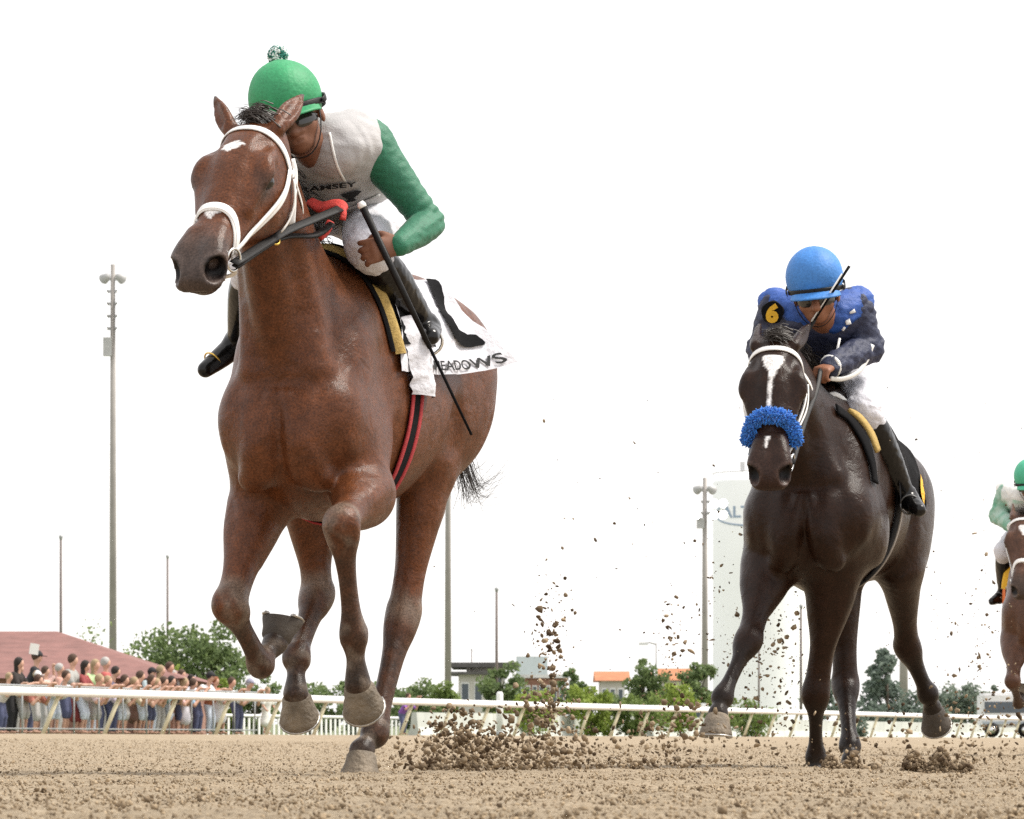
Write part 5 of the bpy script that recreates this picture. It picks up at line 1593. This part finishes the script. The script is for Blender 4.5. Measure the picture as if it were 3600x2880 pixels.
# rider 1
X1 = fr1.X
J1 = empty('person', fr1.world(np.array([-.55, 0, 1.66])), fr1.rz, label='rider in green sleeves and green pompom cap crouched on the front horse', cat='person', group='jockeys')
base1 = np.array([-.55, 0, 1.66])
def p1(name, VQ, m, parent=J1, **kw):
    V, Q = VQ
    return mobj(name, V - base1, Q, m, parent, **kw)
hc1 = X1(1002, 346, -.02)
up1 = unit(np.array([.12, -.36, .90])); fw1 = unit(np.array([.80, .22, -.35]))
sL, eL, wL = X1(1292, 500, -.28), X1(1510, 785, -.34), X1(1405, 862, -.14)
sR, eR, wR = X1(985, 520, -.24), X1(880, 690, -.30), X1(985, 775, -.04)
ches, belly, pelv = X1(1165, 520, -.22), X1(1205, 660, -.48), X1(1275, 720, -.74)
hipL, knL, anL = X1(1330, 745, -.70), X1(1290, 868, -.28), X1(1490, 1140, -.66)
hipR, knR, anR = pelv + np.array([.03, -.14, .02]), np.array([-.28, -.20, 1.66]), X1(838, 1190, -.62)
neck1 = hc1 - up1 * .16 + np.array([-.09, 0, 0])
handdir = unit(X1(1320, 880, -.10) - wL)
whip_a, whip_b = X1(1272, 722, -.06), X1(1658, 1530, -.20)
whd = unit(whip_b - whip_a)
hand_n = unit(np.cross(handdir, whd)); hand_n = hand_n if hand_n[0] > 0 else -hand_n
hw_ = X1(1392, 850, -.13)
body_ops = face_ops(hc1, up1, fw1) + [('c', [(*(hc1 - up1*.10), .055), (*neck1, .058), (*lerp(neck1, ches, .6), .07)], .03),
    ('c', [(*ches, .14, .09), (*belly, .13, .09), (*pelv, .13, .11)], .04, (0, 1, 0)),
    *limb(sL, eL, wL, .045, .034, .026), *limb(sR, eR, wR, .045, .034, .026), *limb(hipL, knL, anL, .08, .045, .03), *limb(hipR, knR, anR, .08, .045, .03)]
body_ops += hand_ops(wL + handdir*.005, handdir, hand_n, 1.02, .62, 1, 1.25) + hand_ops(wR, (.5, .5, -.3), (.3, -.3, .9), 1., .95, -1)
p1('body', limb_mesh(body_ops, .0055), M_SKIN)
slv = lambda s, e, w: [('c', [(*s, .070), (*lerp(s, e, .3), .068), (*lerp(s, e, .62), .057), (*lerp(s, e, .9), .051), (*e, .050), (*lerp(e, w, .3), .052), (*lerp(e, w, .75), .042), (*w, .036)], .02)]
V_, Q_ = limb_mesh(slv(sL, eL, wL) + [('e', lerp(sL, eL, .06), (.080, .072, .085), .03)], .006)
d_, t_ = seg_dist(V_, lerp(sL, eL, .8), wL)
ring_ = np.sin((V_ - eL) @ unit(eL - sL) * 190) * .0035 * (1 - sstep(.0, .16, np.linalg.norm(V_ - eL, axis=1)))
V2_ = wrinkle(V_, Q_, .0016, 34, 3)
nn_ = V2_ - V_
V2_ = V_ + (V2_ - V_) + ring_[:, None] * (unit(np.array([.5, .5, .5])) * 0 + (V_ - (lerp(sL, eL, .9))) / (np.linalg.norm(V_ - lerp(sL, eL, .9), axis=1, keepdims=True) + 1e-6))
p1('sleeve', (V2_, Q_), M_GREEN)
V_, Q_ = limb_mesh(slv(sR, eR, wR), .007); p1('sleeve', (wrinkle(V_, Q_, .003, 26, 4), Q_), M_GREEN)
vest_ops = [('c', [(*lerp(ches, neck1, .45), .14, .085), (*ches, .165, .11), (*lerp(ches, belly, .5), .16, .12), (*belly, .155, .115), (*lerp(belly, pelv, .35), .135, .105)], .03, (0, 1, 0)),
            ('e', lerp(sL, ches, .25) + np.array([0, 0, .02]), (.085, .075, .085), .05), ('e', lerp(sR, ches, .25) + np.array([0, 0, .02]), (.085, .075, .085), .05),
            ('c', [(*(sL + np.array([-.03, -.05, .075])), .035), (*(neck1 + np.array([-.03, .05, -.01])), .045)], .05)]
V_, Q_ = limb_mesh(vest_ops, .007)
vest = p1('vest', (wrinkle(V_, Q_, .0035, 17, 6), Q_), M_VEST)
fvest = Field(V_.min(0) - .05, V_.max(0) + .05, .008)
for o in vest_ops:
    (fvest.chain(o[1], o[2], o[3] if len(o) > 3 else None) if o[0] == 'c' else fvest.ell(o[1], o[2], o[3]))
def on_vest(pxy):
    """points of the vest seen at photo pixels"""
    c = fr1.loc(np.array([0, 0, CAMZ])); D = np.array([fr1.vec(fr1.ray(*q)) for q in pxy]); D /= np.linalg.norm(D, axis=1, keepdims=True)
    return fvest.cast(c + D * 13.55, D, 1.2)
Vt, Ft = text_mesh('RAMSEY', 1., .03)
pl = [(1062 + 190 * v[0] / Vt[:, 0].max(), 668 - 22 * v[0] / Vt[:, 0].max() - 24 * v[1]) for v in Vt]
P_, N_ = on_vest(pl)
mobj('lettering', P_ + N_ * .010 - base1, Ft, M_PRINT, vest, smooth=False)
bird = [(1195, 676), (1240, 664), (1250, 660), (1268, 663), (1258, 674), (1240, 688), (1252, 694), (1236, 700), (1212, 704), (1222, 692), (1206, 684)]
P_, N_ = on_vest(bird + [(1233, 682)])
mobj('emblem', P_ + N_ * .010 - base1, [(i, (i + 1) % 11, 11) for i in range(11)], M_PRINT, vest, smooth=False)
P_, N_ = on_vest([tuple(q) for q in crom([(1160, 470), (1172, 530), (1190, 590), (1212, 632)], 5)])
MB().ribbon(P_ + N_ * .004 - base1, N_, .008, .004).obj('piping', M_WPLAIN, vest)
P_, N_ = on_vest([tuple(q) for q in crom([(1190, 742), (1240, 725), (1290, 700), (1330, 684)], 5)])
MB().ribbon(P_ + N_ * .004 - base1, N_, .012, .004).obj('hem', M_VEST, vest)
br_ops = [('c', [(*lerp(belly, pelv, .3), .135, .10), (*pelv, .155, .125), (*(pelv + np.array([-.10, 0, -.02])), .13, .12)], .03, (0, 1, 0)),
          ('c', [(*hipL, .112), (*lerp(hipL, knL, .5), .098), (*knL, .074), (*lerp(knL, anL, .18), .056), (*lerp(knL, anL, .38), .046)], .04),
          ('c', [(*hipR, .112), (*lerp(hipR, knR, .5), .098), (*knR, .074), (*lerp(knR, anR, .3), .055)], .04)]
V_, Q_ = limb_mesh(br_ops, .007); p1('breeches', (wrinkle(V_, Q_, .0045, 20, 9), Q_), M_WSILK)
def boot(kn, an, toe, t0=.26, s=1.):
    return [('c', [(*lerp(kn, an, t0), .057*s), (*lerp(kn, an, t0+.2), .060*s), (*lerp(kn, an, .72), .050*s), (*lerp(kn, an, .93), .040*s), (*an, .042*s)], .02),
            ('c', [(*(an + unit(an-kn)*.03), .040*s), (*lerp(an + unit(an-kn)*.035, toe, .5), .036*s), (*toe, .027*s)], .025)]
V_, Q_ = limb_mesh(boot(knL, anL, anL + np.array([.10, .05, -.05]), .20, 1.08), .006); p1('boot', (wrinkle(V_, Q_, .002, 30, 2), Q_), M_BOOT)
V_, Q_ = limb_mesh(boot(knR, anR, X1(722, 1300, -.50)), .006); p1('boot', (V_, Q_), M_BOOT)
st_c = X1(748, 1270, -.54)
torus(st_c - base1, unit(X1(722, 1300, -.50) - anR), .033, .003).obj('stirrup', M_GOLD, J1)
torus(anL + np.array([.05, .03, -.06]) - base1, (1, .3, -.2), .045, .005).obj('stirrup', M_STEEL, J1)
M1 = dict(cap=M_GCAP, band=M_BLEA, lens=M_LENS)
hg = head_gear(J1, hc1 - base1, up1, fw1, M1)
# pompom of wool loops
pc = X1(977, 196, -.06) - base1
g_ = np.random.default_rng(3); mbw, mbg = MB(), MB()
for i in range(260):
    d = unit(g_.normal(size=3)); t = unit(np.cross(d, g_.normal(size=3)))
    (mbw if i % 2 else mbg).tube([pc + d*.018 - t*.004, pc + d*.030 - t*.006, pc + d*.033 + t*.002, pc + d*.024 + t*.008], .0028, 4)
po = mbw.obj('pompom', mat('pompom_white', (.7, .75, .74), .9, .1, 60), hg)
mbg.obj('pompom_yarn', mat('pompom_green', (.03, .18, .14), .9, .2, 60), po)
# whip
wh = empty('whip', fr1.o, fr1.rz, label='black riding whip held downwards by the rider in green', cat='whip', group='riding whips')
MB().tube([whip_a, lerp(whip_a, whip_b, .3), lerp(whip_a, whip_b, .62)], [.012, .0105, .008], 8).obj('handle', M_BLEA, wh)
MB().tube([lerp(whip_a, whip_b, .6), lerp(whip_a, whip_b, .8), whip_b], [.0088, .008, .007], 6, flat=.6).obj('shaft', M_BLACK, wh)
MB().tube([whip_a - whd*.012, whip_a, whip_a + whd*.008], [.010, .0145, .013], 8).obj('knob', M_WPLAIN, wh)
# ------------------------------------------------------------------ horse 2, its tack and rider
fr2 = Frame(2840, 18.0, 13.0)
H2 = build_horse_field(fr2, SPEC2, .0085)
H2.skin = H2.f.skin(2)
PAL2 = dict(coat=(.020, .0085, .0046), leg=(.011, .0075, .006), muzzle=(.034, .017, .012), dust=(.19, .155, .125), dusty=(),
            white=[((.085, .10, .13, .16, .185, .34), (.0, .0, .0, -.003, -.005, -.008), (.034, .042, .036, .020, .008, .006)), ((.45, .47, .50), (-.01, -.012, -.014), (.008, .009, .003))])
horse2 = finish_horse(H2, PAL2, 'dark brown racehorse with white blaze and blue fleece noseband', coat_mat('dark_bay_coat', .30, .18), {'LH': M_HOOFD})
tail(horse2, [np.array(p) for p in ((-1.60, .0, 1.44), (-1.74, -.02, 1.36), (-1.86, -.05, 1.15), (-1.90, -.06, .95), (-1.95, -.08, .85))], 7, 60, .05)

X2 = fr2.X
br2 = bridle(H2, 'white bridle with a blue fleece noseband on the dark brown horse', M_WLEA, fleece=True)
for s in (1, -1):
    strap(H2, [(.10, s*118), (.22, s*122), (.34, s*116), (.43, s*104)], .012, .006, M_WLEA, 'cheekpiece', br2, off=.014)
P_, N_ = head_pts(H2, [(.405, -92), (.39, -68), (.365, -34), (.36, 0), (.365, 34), (.39, 68), (.405, 92)], off=.012)
g_ = np.random.default_rng(5); mb = MB(); mb.tube(P_, .021, 10)
for i in range(3600):
    k = g_.integers(0, len(P_) - 1); f_ = g_.uniform(); p = lerp(P_[k], P_[k+1], f_); t_ = unit(P_[k+1] - P_[k])
    d = g_.normal(size=3); d -= t_ * d.dot(t_); d = unit(d)
    e = d + 1.1 * g_.normal(size=3)
    mb.tube([p + d*.018, p + d*.022 + e*.003, p + d*.024 + e*.004, p + d*.025 + e*.0052], [.0030, .0036, .0032, .0012], 4)
mb.obj('fleece_noseband', M_FLEECE, br2)
rp = crom([H2.hp(.52, .085, -.09), X2(2830, 1480, .30), X2(2868, 1380, .10), X2(2885, 1300, .0)], 6)
MB().ribbon(rp, [(.6, .5, .6)] * len(rp), .02, .006).obj('rein', M_BLEA, br2)
rp = crom([H2.hp(.52, -.085, -.09), X2(2660, 1480, .26), X2(2720, 1330, .0)], 6)
MB().ribbon(rp, [(.6, -.5, .6)] * len(rp), .02, .006).obj('rein', M_BLEA, br2)

sd2 = empty('racing_saddle', fr2.o, fr2.rz, label='black racing saddle with tan pad edge on the dark brown horse', cat='saddle', group='racing saddles')
P_, N_ = hit_px(H2, [tuple(q) for q in crom([(2972, 1452), (3012, 1478), (3050, 1530), (3072, 1590)], 6)], .012)
MB().ribbon(P_, N_, np.interp(np.linspace(0, 1, len(P_)), [0, .2, 1], [.012, .045, .05]), .016).obj('pad_edge', M_TAN, sd2)
P_, N_ = hit_px(H2, [tuple(q) for q in crom([(2935, 1440), (2985, 1480), (3030, 1545), (3058, 1620), (3070, 1700)], 6)], .006)
MB().ribbon(P_, N_, .05, .010).obj('pad_lining', M_BLACK, sd2)
band(H2, lambda g: -.37 - .001*abs(g), lambda g: -.80, -84, 84, .020, .040).obj('saddle_seat', M_BLACK, sd2)
gs = np.linspace(80, 280, 40)
P, N = body_loop(H2, [-.56 + .04 * math.cos(math.radians(g - 180)) for g in gs], gs, .004); MB().ribbon(P, N, .09, .007).obj('girth', M_BLACK, sd2)
P, N = body_loop(H2, [-.62 + .04 * math.cos(math.radians(g - 180)) for g in gs], gs, .006); MB().ribbon(P, N, .016, .008).obj('girth_edge', mat('grey_webbing', (.28, .25, .22), .8, .1, 60), sd2)
P_ = np.array([X2(2912, 1392, -.22), X2(2935, 1388, -.24), X2(2960, 1402, -.27), X2(2985, 1432, -.30)])
P_ = crom(P_, 5); MB().ribbon(P_, [(.8, .4, .4)] * len(P_), .022, .008).obj('yoke_strap', M_WPLAIN, sd2)

cl2 = empty('saddle_cloth', fr2.o, fr2.rz, label='black number cloth with yellow numeral on the dark brown horse', cat='saddle cloth', group='saddle cloths')
_S, _T = np.meshgrid(np.linspace(0, 1, 25), np.linspace(0, 1, 25), indexing='ij')
_P, _N = body_loop(H2, (-.46 - .60 * _S).ravel(), (6 + 96 * _T).ravel(), .016)
_P = _P.reshape(25, 25, 3); _N = _N.reshape(25, 25, 3)
_P = _P + _N * np.maximum(.05 * _S**3 * _T**2 + .016 * np.sin(9 * _S + 2 * _T) * _T, -.004)[..., None]
V_ = _P.reshape(-1, 3); V_ = V_ + (vnoise(V_, 26, 8) * .004)[:, None] * np.array([.2, 1, .3])
Fg = [(i*25+j, (i+1)*25+j, (i+1)*25+j+1, i*25+j+1) for i in range(24) for j in range(24)]
c2o = mobj('cloth', V_, Fg, M_BLACK, cl2)
Vt, Ft = text_mesh('6', 1., .05); Vt[:, 0] /= Vt[:, 0].max(); Vt[:, 1] /= Vt[:, 1].max()
mobj('numeral', cloth_at(.66 + .30 * Vt[:, 0], .95 - .24 * Vt[:, 1], .010), Ft, M_YEL, c2o, smooth=False)

M_GREYS = mat('dull_steel', (.10, .10, .10), .4, .2, 20, metal=.7)
base2 = np.array([-.55, 0, 1.52])
J2 = empty('person', fr2.world(base2), fr2.rz, label='rider in navy and blue silks and blue cap on the dark horse', cat='person', group='jockeys')
hc2 = X2(2863, 972, -.05); up2 = unit(np.array([.16, -.08, .97])); fw2 = unit(np.array([.85, .12, -.42]))
def rider_parts(root, base, pts, M, h=.007, patch=True):
    """a crouched rider built as body plus clothes; pts holds the joints"""
    hc, up, fw, sL, eL, wL, sR, eR, wR, ches, belly, pelv, hipL, knL, anL, hipR, knR, anR = pts
    put = lambda name, VQ, m, parent=root: mobj(name, VQ[0] - base, VQ[1], m, parent)
    neck = hc - up * .16 + np.array([-.10, 0, 0])
    ops = face_ops(hc, up, fw) + [('c', [(*(hc - up*.10), .055), (*neck, .058), (*lerp(neck, ches, .6), .07)], .03),
        ('c', [(*ches, .14, .09), (*belly, .13, .09), (*pelv, .13, .11)], .04, (0, 1, 0)),
        *limb(sL, eL, wL, .045, .034, .026), *limb(sR, eR, wR, .045, .034, .026), *limb(hipL, knL, anL, .08, .045, .03), *limb(hipR, knR, anR, .08, .045, .03)]
    ops += hand_ops(wL, unit(wL - eL), (.2, .1, .9), 1., .95, 1) + hand_ops(wR, unit(wR - eR), (.2, -.1, .9), 1., .95, -1)
    put('body', limb_mesh(ops, h * .9), M['skin'])
    for (s, e, w) in ((sL, eL, wL), (sR, eR, wR)):
        V, Q = limb_mesh([('c', [(*s, .070), (*lerp(s, e, .3), .070), (*lerp(s, e, .7), .066), (*e, .062)], .02), ('c', [(*e, .064), (*lerp(e, w, .5), .058), (*w, .046)], .03)], h)
        put('sleeve', (wrinkle(V, Q, .006, 22, 3), Q), M['sleeve'])
        P = [w + .040 * (math.cos(a) * unit(np.cross(w - e, (0, 0, 1))) + math.sin(a) * unit(np.cross(w - e, np.cross(w - e, (0, 0, 1))))) for a in np.linspace(0, 6.283, 17)]
        MB().tube(np.array(P) - base + unit(w - e) * .004, .010, 6).obj('cuff', M['cuff'], root)
    tor = [('c', [(*lerp(ches, neck, .4), .14, .09), (*ches, .18, .115), (*lerp(ches, belly, .5), .165, .12), (*belly, .155, .12), (*lerp(belly, pelv, .5), .14, .11)], .03, (0, 1, 0))]
    V, Q = limb_mesh(tor + [('e', lerp(sL, ches, .15), (.085, .08, .085), .05), ('e', lerp(sR, ches, .15), (.085, .08, .085), .05)], h)
    put('jersey', (wrinkle(V, Q, .006, 17, 6), Q), M['torso'])
    yk = [('c', [(*(sL + np.array([-.02, .005, .022])), .070), (*(lerp(sL, neck, .55) + np.array([.01, 0, .0])), .072), (*(neck + np.array([-.05, 0, .0])), .07), (*(lerp(sR, neck, .55) + np.array([.01, 0, .0])), .072), (*(sR + np.array([-.02, -.005, .022])), .070)], .02)]
    V, Q = limb_mesh(yk, h); put('shoulder_yoke', (wrinkle(V, Q, .005, 24, 8), Q), M['yoke'])
    V, Q = limb_mesh([('c', [(*lerp(belly, pelv, .5), .13, .10), (*pelv, .155, .125), (*(pelv + np.array([-.10, 0, -.02])), .13, .12)], .03, (0, 1, 0)),
        ('c', [(*hipL, .112), (*lerp(hipL, knL, .5), .096), (*knL, .072)], .04), ('c', [(*knL, .07), (*lerp(knL, anL, .3), .05)], .03),
        ('c', [(*hipR, .112), (*lerp(hipR, knR, .5), .096), (*knR, .072)], .04), ('c', [(*knR, .07), (*lerp(knR, anR, .3), .05)], .03)], h)
    put('breeches', (wrinkle(V, Q, .005, 20, 9), Q), M['legs'])
    for (k, a, s) in ((knL, anL, 1), (knR, anR, -1)):
        V, Q = limb_mesh(boot(k, a, a + np.array([.10, s*.075, -.075]), .12, 1.1), h); put('boot', (wrinkle(V, Q, .002, 30, 2), Q), M_BOOT)
        torus(a + np.array([.06, s*.03, -.05]) - base, (1, .3*s, -.2), .040, .004).obj('stirrup', M_GREYS, root)
    return head_gear(root, hc - base, up, fw, M)
ptsR2 = (hc2, up2, fw2, X2(3008, 1080, -.30), X2(3050, 1222, -.36), X2(2922, 1288, -.08), X2(2724, 1088, -.28), X2(2684, 1230, -.34), X2(2760, 1290, -.05),
         X2(2868, 1135, -.30), X2(2905, 1230, -.52), X2(2950, 1285, -.76), X2(3000, 1310, -.70), X2(3040, 1445, -.30), X2(3180, 1735, -.56),
         X2(2880, 1310, -.72), np.array([-.34, -.20, 1.46]), np.array([-.66, -.24, 1.18]))
MR2 = dict(cap=M_BCAP, band=M_BLEA, lens=M_LENS, skin=M_SKIN2, sleeve=M_NAVY, cuff=M_WPLAIN, torso=M_NAVY, yoke=M_BLUE, legs=M_WSILK)
hg2 = rider_parts(J2, base2, ptsR2, MR2)
# number patch on the right arm
pc = X2(2716, 1098, -.14)
toc = unit(fr2.loc(np.array([0, 0, CAMZ])) - pc); pu = unit(np.array([0, .12, 1.]) - toc * np.dot(toc, (0, .12, 1.))); pr = np.cross(pu, toc)
ring = [pc + .047 * (math.cos(a) * pr + math.sin(a) * pu) * (1 + .05 * math.sin(5 * a)) - toc * .012 for a in np.linspace(0, 2 * math.pi, 24, endpoint=False)]
ring2 = [pc + .044 * (math.cos(a) * pr + math.sin(a) * pu) for a in np.linspace(0, 2 * math.pi, 24, endpoint=False)]
pat = mobj('number_patch', np.array(ring + ring2) - base2, [tuple(range(24, 48))] + [(i, (i+1) % 24, 24 + (i+1) % 24, 24 + i) for i in range(24)], M_BLACK, J2, smooth=False)
Vt, Ft = text_mesh('6', 1., .06); Vt[:, 0] -= Vt[:, 0].max() / 2; Vt[:, 1] -= Vt[:, 1].max() / 2; Vt *= .075 / Vt[:, 1].max() / 2
mobj('numeral', np.array([pc + toc * .004 + pr * v[0] + pu * v[1] for v in Vt]) - base2, Ft, M_YEL, pat, smooth=False)
for k, (a_, b_, w_) in enumerate(((X2(2988, 1078, -.20), X2(2998, 1102, -.19), .026), (X2(2976, 1118, -.19), X2(2984, 1142, -.18), .022), (X2(2962, 1163, -.18), X2(2970, 1150, -.18), .010), (X2(2938, 1255, -.14), X2(2952, 1190, -.16), .010))):
    MB().ribbon([a_ - base2, lerp(a_, b_, .5) - base2, b_ - base2], [(.9, .3, .3)] * 3, w_, .006).obj('sleeve_diamond', M_WPLAIN, J2)
rp = crom([X2(2918, 1330, -.05), X2(2960, 1332, -.12), X2(3010, 1312, -.20), X2(3045, 1268, -.26), X2(3066, 1212, -.28)], 6) - base2
MB().ribbon(rp, [(.8, .4, -.4)] * len(rp), .020, .006).obj('sleeve_hem', M_WPLAIN, J2)
wh2 = empty('whip', fr2.o, fr2.rz, label='thin black riding whip raised in front of the blue rider', cat='whip', group='riding whips')
wa, wb = X2(2800, 1225, .0), X2(2986, 936, .06)
MB().tube([wa, lerp(wa, wb, .35)], [.010, .008], 8).obj('handle', M_BLEA, wh2)
MB().tube([lerp(wa, wb, .3), lerp(wa, wb, .7), wb], [.008, .008, .010], 6, flat=.5).obj('shaft', M_BLACK, wh2)
MB().tube([lerp(wa, wb, .32) + np.array([.01, -.006, .002]), lerp(wa, wb, .9) + np.array([.012, -.006, .002])], .0035, 4).obj('edge', M_WPLAIN, wh2)

# ------------------------------------------------------------------ horse 3 entering at the right edge
fr3 = Frame(3655, 31.5, 13.0)
H3 = build_horse_field(fr2, SPEC3, .013); sk3 = H3.f.skin(2)
PAL3 = dict(coat=(.085, .040, .024), leg=(.05, .03, .02), muzzle=(.05, .032, .024), dust=(.19, .155, .125), dusty=(), white=[((.10, .12, .15, .18), (.0, .0, 0, 0), (.03, .036, .026, .004))])
horse3 = finish_horse(H3, PAL3, 'brown racehorse with white star far behind at the right edge', coat_mat('brown_coat'), {'LH': M_HOOFD}, fr=fr3, skin=sk3)
br3 = bridle(H2, 'pale rope bridle on the brown horse at the right edge', M_WLEA, fr=fr3)
sd3 = empty('racing_saddle', fr3.o, fr3.rz, label='orange and black saddle padding on the brown horse at the right edge', cat='saddle', group='racing saddles')
M_ORANGE = mat('orange_cloth', (.70, .16, .03), .8, .2, 40)
band(H2, lambda g: -.335 - .0011*abs(g), lambda g: -.40 - .0011*abs(g), -80, 80, .012, .05).obj('pad_edge', M_YEL, sd3)
band(H2, lambda g: -.38 - .001*abs(g), lambda g: -.80, -100, 100, .018, .05).obj('saddle_cloth', M_ORANGE, sd3)
J3 = empty('person', fr3.world(base2 + np.array([0, -.09, 0])), fr3.rz, label='rider in white and green silks and green cap at the right edge', cat='person', group='jockeys')
MR3 = dict(cap=mat('mint_cap', (.06, .40, .24), .6, .1, 60), band=M_BLEA, lens=M_LENS, skin=M_SKIN, sleeve=mat('green_white_silk', (.36, .50, .42), .7, .1, 14, hue=(.04, .26, .15)), cuff=M_WPLAIN, torso=mat('white_jersey', (.7, .7, .68), .7, .1, 12, hue=(.05, .3, .15)), yoke=M_WPLAIN, legs=M_WSILK)
rider_parts(J3, base2, ptsR2, MR3, .012)
